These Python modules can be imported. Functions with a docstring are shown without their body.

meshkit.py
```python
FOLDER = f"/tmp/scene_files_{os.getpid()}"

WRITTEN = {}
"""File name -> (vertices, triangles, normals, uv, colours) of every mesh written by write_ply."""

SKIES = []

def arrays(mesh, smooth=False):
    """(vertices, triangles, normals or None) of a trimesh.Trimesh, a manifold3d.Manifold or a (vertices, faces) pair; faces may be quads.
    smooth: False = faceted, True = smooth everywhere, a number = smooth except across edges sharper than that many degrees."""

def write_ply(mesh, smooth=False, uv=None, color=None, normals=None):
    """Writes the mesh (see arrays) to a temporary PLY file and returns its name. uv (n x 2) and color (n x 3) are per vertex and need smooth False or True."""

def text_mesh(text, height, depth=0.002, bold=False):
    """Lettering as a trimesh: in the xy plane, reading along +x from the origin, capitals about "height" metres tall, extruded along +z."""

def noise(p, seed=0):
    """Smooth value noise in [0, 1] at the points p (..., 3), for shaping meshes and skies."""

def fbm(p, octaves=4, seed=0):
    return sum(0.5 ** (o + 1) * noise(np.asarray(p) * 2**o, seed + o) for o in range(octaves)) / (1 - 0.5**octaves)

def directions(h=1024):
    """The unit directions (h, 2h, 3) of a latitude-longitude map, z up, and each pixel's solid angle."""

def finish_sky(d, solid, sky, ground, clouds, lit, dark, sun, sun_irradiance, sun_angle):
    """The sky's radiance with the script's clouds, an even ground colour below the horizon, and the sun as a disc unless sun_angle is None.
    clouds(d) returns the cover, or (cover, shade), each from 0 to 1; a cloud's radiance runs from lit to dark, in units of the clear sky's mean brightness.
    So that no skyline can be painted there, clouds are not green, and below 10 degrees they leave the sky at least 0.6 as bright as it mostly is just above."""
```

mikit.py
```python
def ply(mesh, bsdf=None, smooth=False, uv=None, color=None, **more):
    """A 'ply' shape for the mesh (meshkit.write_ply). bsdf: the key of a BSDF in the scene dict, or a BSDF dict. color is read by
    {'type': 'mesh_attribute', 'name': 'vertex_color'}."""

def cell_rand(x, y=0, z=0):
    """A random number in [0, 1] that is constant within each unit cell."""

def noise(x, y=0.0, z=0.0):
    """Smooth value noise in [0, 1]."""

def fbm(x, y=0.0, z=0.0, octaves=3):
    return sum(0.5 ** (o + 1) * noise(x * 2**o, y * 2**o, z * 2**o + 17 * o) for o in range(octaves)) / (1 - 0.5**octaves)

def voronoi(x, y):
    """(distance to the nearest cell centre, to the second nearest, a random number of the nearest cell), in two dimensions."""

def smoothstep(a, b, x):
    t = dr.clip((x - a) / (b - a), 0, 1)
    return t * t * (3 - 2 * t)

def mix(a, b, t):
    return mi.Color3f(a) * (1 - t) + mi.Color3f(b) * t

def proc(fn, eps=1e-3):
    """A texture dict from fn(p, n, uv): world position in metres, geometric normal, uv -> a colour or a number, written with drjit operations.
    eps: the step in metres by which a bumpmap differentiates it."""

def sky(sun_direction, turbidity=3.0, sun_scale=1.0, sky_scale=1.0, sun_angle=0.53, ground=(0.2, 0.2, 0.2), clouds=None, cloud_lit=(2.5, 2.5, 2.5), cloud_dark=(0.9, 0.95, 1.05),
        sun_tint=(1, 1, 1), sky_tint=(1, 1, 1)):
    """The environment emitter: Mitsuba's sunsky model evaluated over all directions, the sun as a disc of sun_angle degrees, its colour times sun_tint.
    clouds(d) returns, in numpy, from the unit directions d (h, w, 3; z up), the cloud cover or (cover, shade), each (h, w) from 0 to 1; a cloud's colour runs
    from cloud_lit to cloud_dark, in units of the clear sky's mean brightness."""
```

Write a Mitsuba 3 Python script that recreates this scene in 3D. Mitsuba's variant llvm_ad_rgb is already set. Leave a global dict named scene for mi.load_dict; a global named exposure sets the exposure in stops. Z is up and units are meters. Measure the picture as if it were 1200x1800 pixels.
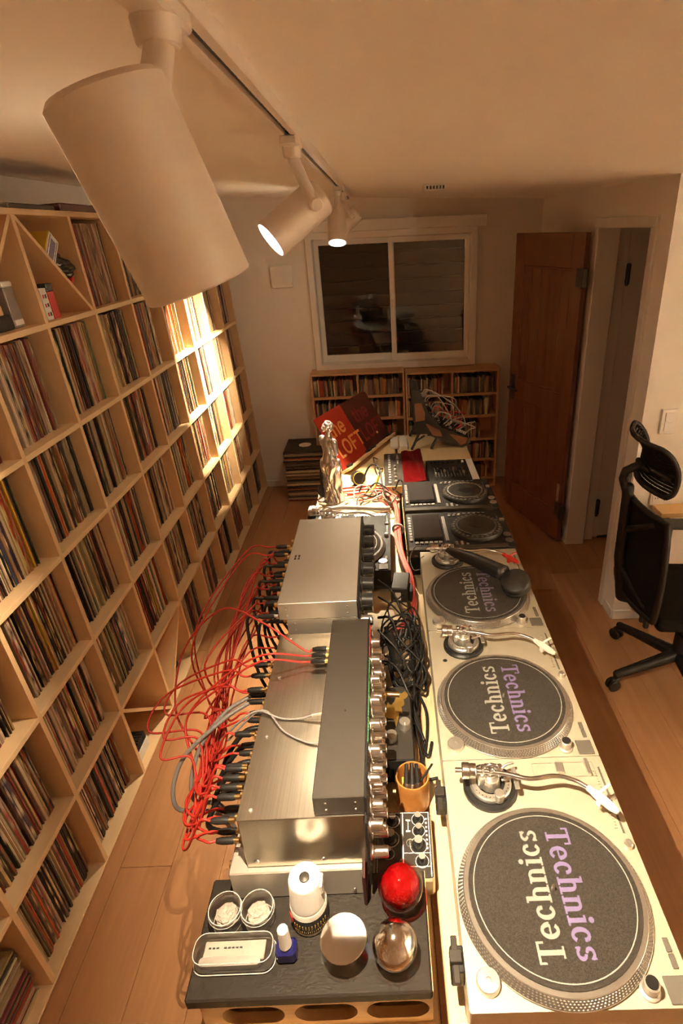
import math, random
import numpy as np, trimesh, manifold3d as m3, shapely.geometry as sg
import drjit as dr
import mitsuba as mi
import mikit, meshkit
from mikit import proc, noise, fbm, smoothstep, mix, ply
from mitsuba import ScalarTransform4f as T

RND = random.Random(7)
PI = math.pi
scene, labels = {}, {}

# ------------------------------------------------------------------ camera, exposure, room lamps' common settings
F_PX, PPX, PPY, CAM_Z = 990.6, 680.94, 870.94, 2.0112
_rv = np.array([2.0126, -0.0434, -0.0324]); _an = np.linalg.norm(_rv); _k = _rv / _an
_K = np.array([[0, -_k[2], _k[1]], [_k[2], 0, -_k[0]], [-_k[1], _k[0], 0]])
RM = np.eye(3) + math.sin(_an) * _K + (1 - math.cos(_an)) * _K @ _K        # rows: right, down, forward
_fw, _dn = RM[2], RM[1]
_o = np.array([0, 0, CAM_Z])
scene['camera'] = {'type': 'perspective', 'fov': math.degrees(2 * math.atan(600 / F_PX)), 'fov_axis': 'x', 'near_clip': 0.05, 'far_clip': 50.0,
                   'principal_point_offset_x': (600 - PPX) / 1200, 'principal_point_offset_y': (900 - PPY) / 1800,
                   'to_world': T().look_at(origin=_o.tolist(), target=(_o + _fw).tolist(), up=(-_dn).tolist())}
exposure = 0.82
WARM = np.array([1.0, 0.81, 0.545])
SPOT_W = [9.8, 9.0, 17.0, 84.0, 1.0, 52.0]  # last two: an unseen wall spot and an added fill spot

# ------------------------------------------------------------------ materials
def lin(r, g=None, b=None):
    c = np.array([r, g, b] if g is not None else r, float) / 255.0
    return [float(x / 12.92 if x < 0.04045 else ((x + 0.055) / 1.055) ** 2.4) for x in c]
def rgb(c): return {'type': 'rgb', 'value': list(map(float, c))}
def pm(name, c, rough=0.5, metal=0.0, spec=0.5, **kw):
    tex = c if isinstance(c, dict) else rgb(c)
    scene[name] = {'type': 'twosided', 'bsdf': {'type': 'principled', 'base_color': tex, 'roughness': rough, 'metallic': metal, 'specular': spec, **{k: (v if isinstance(v, (dict, float)) else float(v)) for k, v in kw.items()}}}
def vcol(): return {'type': 'mesh_attribute', 'name': 'vertex_color'}
def wood(c1, c2, sx, sy, sz, warp=3.0, per=0.0):
    def fn(p, n, uv):
        w = fbm(p.x * sx * .3, p.y * sy * .3, p.z * sz * .3, 2) * warp
        g = noise(p.x * sx + w, p.y * sy + w * .3, p.z * sz + w)
        h = fbm(p.x * sx * 5, p.y * sy * 5, p.z * sz * 5, 2)
        return mix(c1, c2, dr.clip(.65 * g + .35 * h, 0, 1))
    return proc(fn)
pm('wall_paint', [.86, .80, .72], .85, spec=.2)
pm('ceiling_paint', [.80, .76, .70], .9, spec=.2)
FLOORC = [((.31, .145, .062), (.42, .212, .098)), ((.265, .122, .052), (.365, .18, .08)), ((.35, .17, .075), (.45, .235, .112))]
for i, (a, b) in enumerate(FLOORC): pm('floor_wood_%d' % i, wood(a, b, 26, 1.3, 26), .38, spec=.4)
pm('birch', wood((.68, .455, .245), (.75, .515, .285), 30, 1.5, 30), .5, spec=.35)
pm('birch_edge', wood((.71, .49, .27), (.78, .56, .33), 30, 3, 30), .5, spec=.35)
pm('desk_wood', wood((.70, .52, .29), (.78, .60, .36), 40, 1.2, 40), .42, spec=.4)
pm('cd_wood', wood((.46, .26, .13), (.54, .32, .17), 4, 30, 30), .5, spec=.35)
pm('door_wood', wood((.062, .019, .0065), (.115, .037, .013), 22, 22, 1.2), .4, spec=.4)
pm('cup_wood', wood((.34, .13, .032), (.46, .20, .052), 10, 10, 40), .3, spec=.5)
pm('ply_edge', wood((.42, .25, .12), (.56, .36, .18), 8, 8, 160), .6)
pm('spine', vcol(), .45, spec=.4)
pm('vc_matte', vcol(), .7, spec=.3)
pm('silver_paint', [.56, .50, .38], .42, .45)
pm('platter_metal', [.62, .58, .52], .25, .9)
pm('platter_dark', [.16, .14, .12], .35, .6)
def felt(p, n, uv): return mix((.020, .017, .0145), (.046, .039, .033), noise(p.x * 900, p.y * 900, 0))
pm('felt', proc(felt), .95, spec=.15)
pm('print_silver', [.24, .23, .205], .55)
pm('print_lilac', [.15, .115, .23], .55)
pm('print_lilac_dark', [.16, .13, .20], .6)
pm('print_white', [.8, .78, .74], .6)
pm('print_black', [.02, .02, .02], .6)
pm('chrome', [.86, .83, .79], .2, 1.0)
pm('statue_chrome', [.88, .86, .86], .22, .85)
pm('patch_grey', [.40, .35, .29], .6)
pm('mirror', [.86, .83, .79], .09, 1.0)
pm('satin_metal', [.68, .64, .58], .36, .9)
def brush(p, n, uv): return mix((.46, .41, .34), (.55, .50, .42), noise(p.x * 900, p.y * 6, p.z * 900))
pm('brushed_alu', proc(brush), .27, 1.0)
pm('plain_alu', [.50, .45, .39], .45, .7)
pm('anodised', [.042, .035, .029], .42, .3, spec=.3)
pm('black_plastic', [.012, .0115, .011], .42, spec=.4)
pm('chair_black', [.006, .0055, .005], .5, spec=.2)
pm('black_gloss', [.012, .012, .012], .12)
pm('black_matte', [.014, .013, .012], .75, spec=.3)
pm('black_panel', [.011, .010, .0095], .5, spec=.15)
pm('screen_glass', [.022, .02, .02], .15)
def leather(p, n, uv): return fbm(p.x * 330, p.y * 330, p.z * 330, 2)
scene['vinyl_black'] = {'type': 'twosided', 'bsdf': {'type': 'bumpmap', 'arbitrary': proc(leather, 4e-4), 'scale': .002,
                        'bsdf': {'type': 'principled', 'base_color': rgb([.022, .017, .0135]), 'roughness': .55, 'specular': .12}}}
pm('rubber', [.02, .02, .02], .8)
pm('white_plastic', [.78, .75, .70], .35)
pm('white_paint', [.76, .72, .66], .45)
pm('lamp_white', [.72, .66, .60], .5)
pm('gold', [.80, .52, .14], .3, .9)
pm('red_plastic', [.60, .03, .02], .4)
pm('red_cable', [.47, .028, .018], .45)
pm('pink_cable', [.66, .16, .12], .5)
pm('grey_cable', [.20, .18, .17], .5)
pm('white_cable', [.74, .70, .62], .5)
pm('yellow_plastic', [.75, .55, .08], .4)
pm('brass', [.72, .50, .22], .25, 1.0)
pm('blue_polish', [.010, .010, .075], .1)
pm('button_grey', [.13, .115, .095], .5, .2, spec=.3)
pm('rim_glint', [.52, .49, .43], .2)  # opaque pale colour for the bright glints along clear plastic edges
pm('loft_red', [.36, .028, .014], .4)
pm('loft_dark', [.035, .007, .006], .4)
pm('loft_orange', [.70, .25, .07], .5)
pm('loft_letter', [.14, .008, .009], .5)
pm('tan_mesh', [.22, .10, .05], .8)
pm('mesh_black', [.006, .0055, .005], .9, spec=.05)
pm('green_led', [.05, .22, .08], .4)
pm('outside_wall', wood((.06, .048, .033), (.08, .065, .046), 2, 2, 8), .8)
pm('wallet_red', [.06, .002, .0025], .12)
pm('gold_paint', [.55, .45, .28], .3, .5)
pm('grey_face', [.045, .039, .035], .4, .3, spec=.3)
pm('side_wood', wood((.62, .36, .14), (.70, .44, .19), 3, 30, 30), .5)
pm('dull_card', [.40, .36, .30], .6)
pm('paper', [.70, .66, .58], .8)
scene['clear_plastic'] = {'type': 'thindielectric', 'int_ior': 1.45}
scene['window_glass'] = {'type': 'thindielectric', 'int_ior': 1.52}
scene['clear_glass'] = {'type': 'thindielectric', 'int_ior': 1.5}
scene['red_glass'] = {'type': 'thindielectric', 'int_ior': 1.5, 'specular_transmittance': rgb([.90, .30, .28])}
pm('red_core', [.20, .003, .011], .1, clearcoat=1.0)
scene['red_film'] = {'type': 'principledthin', 'base_color': rgb([.55, .012, .01]), 'roughness': .12, 'spec_trans': .35, 'diff_trans': .2}
scene['lamp_lens'] = {'type': 'diffuse', 'reflectance': rgb([.5, .5, .5])}

# ------------------------------------------------------------------ mesh helpers
def cat(*ms):
    ms = [m for m in ms if m is not None]
    vs, fs, n = [], [], 0
    for m in ms:
        if isinstance(m, m3.Manifold):
            mm = m.to_mesh(); v, f = np.array(mm.vert_properties[:, :3], float), np.array(mm.tri_verts, int)
        else: v, f = np.array(m.vertices), np.array(m.faces)
        vs.append(v); fs.append(f + n); n += len(v)
    return trimesh.Trimesh(np.vstack(vs), np.vstack(fs), process=False)
BF = np.array([[0, 1, 3], [0, 3, 2], [4, 6, 7], [4, 7, 5], [0, 4, 5], [0, 5, 1], [2, 3, 7], [2, 7, 6], [0, 2, 6], [0, 6, 4], [1, 5, 7], [1, 7, 3]])
def box(x0, x1, y0, y1, z0, z1, bev=0.0):
    c = np.array([[x, y, z] for x in (x0, x1) for y in (y0, y1) for z in (z0, z1)], float)
    if bev <= 0: return trimesh.Trimesh(c, BF, process=False)
    mid = c.mean(0); s = np.sign(c - mid); pts = []
    for k in range(3):
        q = c - s * bev; q[:, k] = c[:, k]; pts.append(q)
    h = trimesh.convex.convex_hull(np.vstack(pts)); return h
def cbox(cx, cy, cz, sx, sy, sz, bev=0.0): return box(cx - sx / 2, cx + sx / 2, cy - sy / 2, cy + sy / 2, cz - sz / 2, cz + sz / 2, bev)
def frame_of(d):
    d = np.asarray(d, float); d = d / np.linalg.norm(d)
    a = np.cross(d, [0, 0, 1.0] if abs(d[2]) < .9 else [1.0, 0, 0]); a /= np.linalg.norm(a)
    return a, np.cross(d, a), d
def lathe(prof, n=32, origin=(0, 0, 0), axis=(0, 0, 1)):
    """prof: (radius, height) pairs; ends with radius 0 close the shape."""
    a, b, d = frame_of(axis) if tuple(axis) != (0, 0, 1) else (np.array([1., 0, 0]), np.array([0, 1., 0]), np.array([0, 0, 1.]))
    an = np.arange(n) * 2 * PI / n; vs, fs, rings = [], [], []
    for r, h in prof:
        if r < 1e-9: rings.append([len(vs)]); vs.append(np.asarray(origin) + d * h)
        else:
            rings.append(list(range(len(vs), len(vs) + n)))
            vs += [np.asarray(origin) + d * h + r * (math.cos(t) * a + math.sin(t) * b) for t in an]
    for p, q in zip(rings[:-1], rings[1:]):
        for i in range(n):
            j = (i + 1) % n
            if len(p) == 1 and len(q) == 1: break
            if len(p) == 1: fs.append((p[0], q[j], q[i]))
            elif len(q) == 1: fs.append((p[i], p[j], q[0]))
            else: fs += [(p[i], p[j], q[j]), (p[i], q[j], q[i])]
    return trimesh.Trimesh(np.array(vs), np.array(fs), process=False)
def cyl(p0, p1, r0, r1=None, n=20, bev=0.0):
    p0, p1 = np.asarray(p0, float), np.asarray(p1, float); r1 = r0 if r1 is None else r1; L = float(np.linalg.norm(p1 - p0))
    pr = [(0, 0), (r0, 0), (r1, L), (0, L)] if bev <= 0 else [(0, 0), (r0 - bev, 0), (r0, bev), (r1, L - bev), (r1 - bev, L), (0, L)]
    return lathe(pr, n, p0, p1 - p0)
def spline(pts, per=8):
    P = np.asarray(pts, float); P = np.vstack([2 * P[0] - P[1], P, 2 * P[-1] - P[-2]]); out = []
    for i in range(1, len(P) - 2):
        for t in np.arange(per) / per:
            a, b, c, d = P[i - 1:i + 3]
            out.append(.5 * ((2 * b) + (c - a) * t + (2 * a - 5 * b + 4 * c - d) * t * t + (3 * b - a - 3 * c + d) * t ** 3))
    out.append(P[-2]); return np.array(out)
def tube(pts, r, n=7, per=8, smooth_path=True, caps=True):
    p = spline(pts, per) if smooth_path else np.asarray(pts, float)
    r = np.broadcast_to(np.asarray(r, float), (len(p),))
    t = np.gradient(p, axis=0); t /= np.linalg.norm(t, axis=1, keepdims=True) + 1e-12
    a = np.cross(t[0], [0, 0, 1.0] if abs(t[0][2]) < .9 else [1.0, 0, 0]); A = []
    for i in range(len(p)):
        a = a - t[i] * np.dot(a, t[i]); a /= np.linalg.norm(a) + 1e-12; A.append(a)
    A = np.array(A); B = np.cross(t, A); an = np.arange(n) * 2 * PI / n
    v = (p[:, None] + r[:, None, None] * (np.cos(an)[None, :, None] * A[:, None] + np.sin(an)[None, :, None] * B[:, None])).reshape(-1, 3); f = []
    for i in range(len(p) - 1):
        for j in range(n):
            k = (j + 1) % n; f += [(i * n + j, i * n + k, (i + 1) * n + k), (i * n + j, (i + 1) * n + k, (i + 1) * n + j)]
    if caps:
        c0, c1 = len(v), len(v) + 1; v = np.vstack([v, p[:1], p[-1:]]); o = (len(p) - 1) * n
        for j in range(n):
            k = (j + 1) % n; f += [(c0, k, j), (c1, o + j, o + k)]
    return trimesh.Trimesh(v, np.array(f), process=False)
def extrude(poly, h, z0=0.0):
    g = poly if hasattr(poly, 'exterior') else sg.Polygon(poly)
    m = trimesh.creation.extrude_polygon(g, h, engine='earcut'); m.apply_translation([0, 0, z0]); return m
def rrect(x0, x1, y0, y1, r, q=5): return sg.box(x0 + r, y0 + r, x1 - r, y1 - r).buffer(r, quad_segs=q)
def place(m, M):
    m = m.copy() if not isinstance(m, m3.Manifold) else cat(m); m.apply_transform(np.asarray(M, float)); return m
def basis(o, ex, ey, ez):
    M = np.eye(4); M[:3, 0], M[:3, 1], M[:3, 2], M[:3, 3] = ex, ey, ez, o; return M
def sph(c, r): return m3.Manifold.sphere(r, 20).translate(list(map(float, c)))
def bone(a, ra, b, rb): return m3.Manifold.batch_hull([sph(a, ra), sph(b, rb)])
def ring(p, n=48): return p
def torus(c, R, r, axis=(0, 0, 1), n=36, k=10):
    a, b, d = frame_of(axis); an = np.arange(n) * 2 * PI / n
    pts = [np.asarray(c) + R * (math.cos(t) * a + math.sin(t) * b) for t in an] ; pts.append(pts[0])
    return tube(pts, r, k, smooth_path=False, caps=False)

# ------------------------------------------------------------------ scene-entry helpers
def free(key):
    if key not in USED: USED.add(key); return key
    i = 1
    while '%s_%03d' % (key, i) in USED: i += 1
    key = '%s_%03d' % (key, i); USED.add(key); return key
USED = set()
def tag(key, label=None, cat_=None, group=None, kind=None):
    d = {}
    if label: d['label'] = label
    if cat_: d['category'] = cat_
    if group: d['group'] = group
    if kind: d['kind'] = kind
    if d: labels[key] = d
    return key
def thing(name, label=None, cat_=None, group=None, kind=None): return tag(free(name), label, cat_, group, kind)
MT = None                                               # current placement of parts (4x4) or None
def part(parent, name, mesh, mat, label=None, smooth=30, color=None, kind=None, **kw):
    key = free(parent + '__' + name)
    if MT is not None: mesh = place(mesh, MT)
    elif isinstance(mesh, m3.Manifold): mesh = cat(mesh)
    if color is not None:
        color = np.asarray(color, float)
        if color.ndim == 1: color = np.tile(color, (len(mesh.vertices), 1))
        smooth = False
    scene[key] = ply(mesh, mat, smooth=smooth, color=color, **kw)
    if label or kind: tag(key, label, kind=kind)
    return key
def whole(name, mesh, mat, label=None, cat_=None, group=None, kind=None, smooth=30, color=None, **kw):
    key = thing(name, label, cat_, group, kind)
    if MT is not None: mesh = place(mesh, MT)
    elif isinstance(mesh, m3.Manifold): mesh = cat(mesh)
    if color is not None:
        color = np.asarray(color, float)
        if color.ndim == 1: color = np.tile(color, (len(mesh.vertices), 1))
        smooth = False
    scene[key] = ply(mesh, mat, smooth=smooth, color=color, **kw)
    return key
def struct(name, mesh, mat, **kw): return whole(name, mesh, mat, kind='structure', **kw)
def lettering(text, h, o, ex, ey, depth=.0006, bold=False, center=False):
    m = meshkit.text_mesh(text, h, depth, bold); ex = np.asarray(ex, float); ey = np.asarray(ey, float)
    if center: m.apply_translation([-m.bounds[:, 0].mean(), -m.bounds[:, 1].mean(), 0])
    m.apply_transform(basis(o, ex, ey, np.cross(ex, ey))); return m


def slab_text(word, h, w=.17):
    """Bold slab-serif letters drawn as outlines: unit cap height, then scaled to h; returns a mesh in the xy plane with its width."""
    L = sg.LineString; x, out = 0.0, []
    def bar(a, b, c, d): return sg.box(a, c, b, d)
    def arc(cx, cy, rx, ry, a0, a1, t, n=26):
        an = np.radians(np.linspace(a0, a1, n)); o = [(cx + (rx + t / 2) * math.cos(q), cy + (ry + t * .36) * math.sin(q)) for q in an]; i = [(cx + (rx - t / 2) * math.cos(q), cy + (ry - t * .36) * math.sin(q)) for q in an]
        return sg.Polygon(o + i[::-1])
    X, s = .70, .075
    for ch in word:
        if ch == 'T': g = [bar(.0, .74, 1 - s * 1.2, 1), bar(.37 - w / 2, .37 + w / 2, 0, 1), bar(.17, .57, 0, s), bar(0, s, .72, 1), bar(.74 - s, .74, .72, 1)]; adv = .78
        elif ch == 'e': g = [arc(.29, X / 2, .21, .30, 0, 318, w), bar(.12, .50, X / 2 - .035, X / 2 + .035)]; adv = .63
        elif ch == 'c': g = [arc(.28, X / 2, .20, .30, 42, 320, w), bar(.36, .50, X / 2 + .10, X / 2 + .20)]; adv = .59
        elif ch in 'hn': t = 1.0 if ch == 'h' else X; g = [bar(.07, .07 + w, 0, t), bar(0, .31, 0, s), bar(0, .10, t - s, t), arc(.32, X - .22, .165, .175, 0, 180, w * .9), bar(.485 - w / 2, .485 + w / 2, 0, X - .22), bar(.36, .66, 0, s)]; adv = .69
        elif ch == 'i': g = [bar(.09, .09 + w, 0, X), bar(0, .35, 0, s), bar(0, .12, X - s, X), sg.Point(.175, .90).buffer(.105)]; adv = .38
        elif ch == 's': g = [arc(.27, .515, .165, .13, 20, 262, w * .82), arc(.25, .20, .175, .145, 200, 442, w * .82), bar(.395, .46, .5, .70), bar(.03, .095, .0, .2)]; adv = .55
        u = g[0]
        for q in g[1:]: u = u.union(q.buffer(.002))
        from shapely import affinity
        out.append(affinity.translate(u, x, 0)); x += adv + .02
    from shapely.ops import unary_union
    u = unary_union(out).simplify(.004); ms = [trimesh.creation.extrude_polygon(p, .0004 / h, engine='earcut') for p in getattr(u, 'geoms', [u])]
    m = cat(*ms); m.apply_scale(h); return m, x * h
# ------------------------------------------------------------------ the room
YB, XL, XR, YN = 4.545, -1.56, 1.20, -1.7
def ceil_z(x): return 2.212 - .045 * x
def slab_ceiling():
    v = [(x, y, ceil_z(x) + t) for x in (XL - .1, 3.1) for y in (YN - .1, YB + .1) for t in (0, .12)]
    return trimesh.Trimesh(np.array(v), BF, process=False)
struct('ceiling', slab_ceiling(), 'ceiling_paint', smooth=False)
struct('wall_left', box(XL - .1, XL, YN, YB, 0, 2.28), 'wall_paint', smooth=False)
WX0, WX1, WZ0, WZ1 = -.505, .70, 1.03, 1.975
def wall_with_hole():
    m = m3.Manifold.cube([XR + .1 - XL + .1, .14, 2.3]).translate([XL - .1, YB, 0])
    return m - m3.Manifold.cube([WX1 - WX0 - .03, .4, WZ1 - WZ0 - .03]).translate([WX0 + .015, YB - .1, WZ0 + .015])
struct('wall_back', wall_with_hole(), 'wall_paint', smooth=False)
DY0, DY1, DH = 2.68, 3.345, 1.965
dw = m3.Manifold.cube([.1, YB - 2.52, 2.2]).translate([XR, 2.52, 0]) - m3.Manifold.cube([.4, DY1 - DY0, DH + .1]).translate([XR - .1, DY0, -.1])
struct('wall_right', dw, 'wall_paint', smooth=False)
struct('wall_partition', box(XR + .1, 3.0, 2.52, 2.62, 0, 2.15), 'wall_paint', smooth=False)
struct('wall_near', box(XL - .1, 3.1, YN - .1, YN, 0, 2.28), 'wall_paint', smooth=False)
struct('wall_side', box(3.0, 3.1, YN, YB, 0, 2.2), 'wall_paint', smooth=False)
struct('wall_hall', box(XR + .1, 3.0, 3.42, 3.5, 0, 2.15), 'wall_paint', smooth=False)
# floor: planks laid along the room
fl = struct('floor', box(XL - .1, 3.1, YN - .1, YB + .1, -.08, -.006), 'black_matte', smooth=False)
pw = .182
for i in range(26):
    x = XL + i * pw; y = YN - RND.random() * 1.2
    while y < YB:
        L = 1.55 + RND.random() * .5; y0, y1 = max(y, YN), min(y + L, YB)
        if y1 - y0 > .05:
            part(fl, 'plank', box(x + .0007, min(x + pw, 3.05) - .0007, y0 + .0007, y1 - .0007, -.012, RND.random() * .0006), 'floor_wood_%d' % RND.choice([0, 0, 1, 2, 2]), smooth=False)
        y += L
def trim(name, m, mat='white_paint'): return struct(name, m, mat)
trim('baseboard_back', box(XL, XR, YB - .01, YB, 0, .06, .003))
trim('baseboard_right', cat(box(XR - .008, XR, 2.52, DY0 - .05, 0, .06, .003), box(XR - .008, XR, DY1 + .07, YB - .01, 0, .06, .003)))
trim('baseboard_partition', box(XR, 3.0, 2.51, 2.52, 0, .06, .003))
# door casing
tr = struct('trim_1', box(XR - .014, XR + .11, DY1 - .015, DY1 + .06, 0, DH + .05, .004), 'white_paint')
part(tr, 'jamb', box(XR - .014, XR + .11, DY0 - .04, DY0 + .015, 0, DH + .05, .004), 'white_paint')
part(tr, 'head', box(XR - .016, XR + .11, DY0 - .04, DY1 + .06, DH, DH + .05, .004), 'white_paint')
# open brown panel door
d1 = thing('door_1', kind='structure')
hx, hy, ex_, ey_ = 1.15, 3.37, .925, 4.06
du = np.array([ex_ - hx, ey_ - hy, 0]); DL = np.linalg.norm(du); du /= DL; dn = np.array([du[1], -du[0], 0])
MT = basis([hx, hy, .012], du, [0, 0, 1], dn)          # local: x along the leaf, y up, z towards the wall
DHt = 1.935
st = .105
part(d1, 'stile', box(0, st, 0, DHt, -.017, .017, .003), 'door_wood')
part(d1, 'stile', box(DL - st, DL, 0, DHt, -.017, .017, .003), 'door_wood')
for a, b in ((0, .20), (.86, 1.0), (DHt - .19, DHt)): part(d1, 'rail', box(st, DL - st, a, b, -.017, .017, .003), 'door_wood')
for a, b in ((.20, .86), (1.0, DHt - .19)):
    nb = 5; w = (DL - 2 * st) / nb
    for k in range(nb): part(d1, 'panel_board', box(st + k * w + .001, st + (k + 1) * w - .001, a, b, -.008, .008, .003), 'door_wood')
    part(d1, 'molding', cat(box(st, DL - st, a, a + .012, -.014, .014, .003), box(st, DL - st, b - .012, b, -.014, .014, .003), box(st, st + .012, a, b, -.014, .014, .003), box(DL - st - .012, DL - st, a, b, -.014, .014, .003)), 'door_wood')
hd = part(d1, 'handle', cat(cyl((DL - .055, .93, -.017), (DL - .055, .93, -.06), .009), cyl((DL - .055, .93, -.055), (DL - .17, .93, -.058), .009, .008), box(DL - .08, DL - .03, .84, 1.02, -.021, -.016, .002)), 'black_plastic', 'black lever handle')
part(d1, 'edge_latch', box(.02, .045, .27, .42, -.0195, -.016, .001), 'satin_metal')
for z in (.24, 1.70): part(d1, 'hinge', cat(box(0, .05, z - .05, z + .05, -.021, -.016, .001), cyl((-.006, z - .055, -.022), (-.006, z + .055, -.022), .008), box(-.055, -.01, z - .05, z + .05, -.024, -.018, .001)), 'black_plastic', 'black hinge')
MT = None
# the white door and casing in the hall
tr2 = struct('trim_2', box(1.24, 1.31, 3.395, 3.42, 0, 2.05, .004), 'white_paint')
part(tr2, 'casing', box(1.315, 1.39, 3.385, 3.42, 0, 2.05, .004), 'white_paint')
d2 = struct('door_2', box(1.39, 2.1, 3.40, 3.42, .01, 2.02, .003), 'white_paint')
for z in (.25, 1.72): part(d2, 'hinge', cat(box(1.385, 1.41, 3.375, 3.40, z - .055, z + .055, .002), cyl((1.392, 3.37, z - .06), (1.392, 3.37, z + .06), .008)), 'black_plastic', 'black hinge')
part(d2, 'doorstop', cyl((1.42, 3.37, .03), (1.46, 3.26, .10), .008), 'black_plastic')
# window with two sliding sashes, box above, night behind
w1 = struct('window_1', cat(*[box(a, b, YB - .05, YB + .12, c, d, .004) for a, b, c, d in ((WX0 - .03, WX0 + .02, WZ0 - .03, WZ1 + .03), (WX1 - .02, WX1 + .03, WZ0 - .03, WZ1 + .03), (WX0, WX1, WZ0 - .03, WZ0 + .02), (WX0, WX1, WZ1 - .02, WZ1 + .03))]), 'white_paint')
def sash(x0, x1, y, nm):
    s = part(w1, 'sash', cat(*[box(a, b, y, y + .025, c, d, .003) for a, b, c, d in ((x0, x0 + .036, WZ0 + .02, WZ1 - .02), (x1 - .036, x1, WZ0 + .02, WZ1 - .02), (x0, x1, WZ0 + .02, WZ0 + .075), (x0, x1, WZ1 - .06, WZ1 - .02))]), 'white_plastic')
    g = free(s + '__pane'); scene[g] = ply(box(x0 + .03, x1 - .03, y + .012, y + .0125, WZ0 + .07, WZ1 - .055), 'window_glass')
sash(WX0 + .02, .115, YB + .055, 'a'); sash(.072, WX1 - .02, YB + .02, 'b')
part(w1, 'latch', cat(box(.085, .105, YB - .0, YB + .022, 1.46, 1.53, .003), box(.088, .10, YB - .015, YB + .0, 1.49, 1.52, .003)), 'white_plastic')
struct('window_2', box(WX0 - .05, WX1 + .09, YB - .075, YB, WZ1 + .025, WZ1 + .105, .006), 'white_paint')
ow = struct('wall_outside', box(-2.5, 2.5, YB + 1.6, YB + 1.7, -.5, 3.2), 'outside_wall', smooth=False)
for k in range(26): part(ow, 'siding_board', box(-2.5, 2.5, YB + 1.585, YB + 1.6, -.4 + k * .13, -.4 + k * .13 + .118, .004), 'outside_wall')
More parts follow.
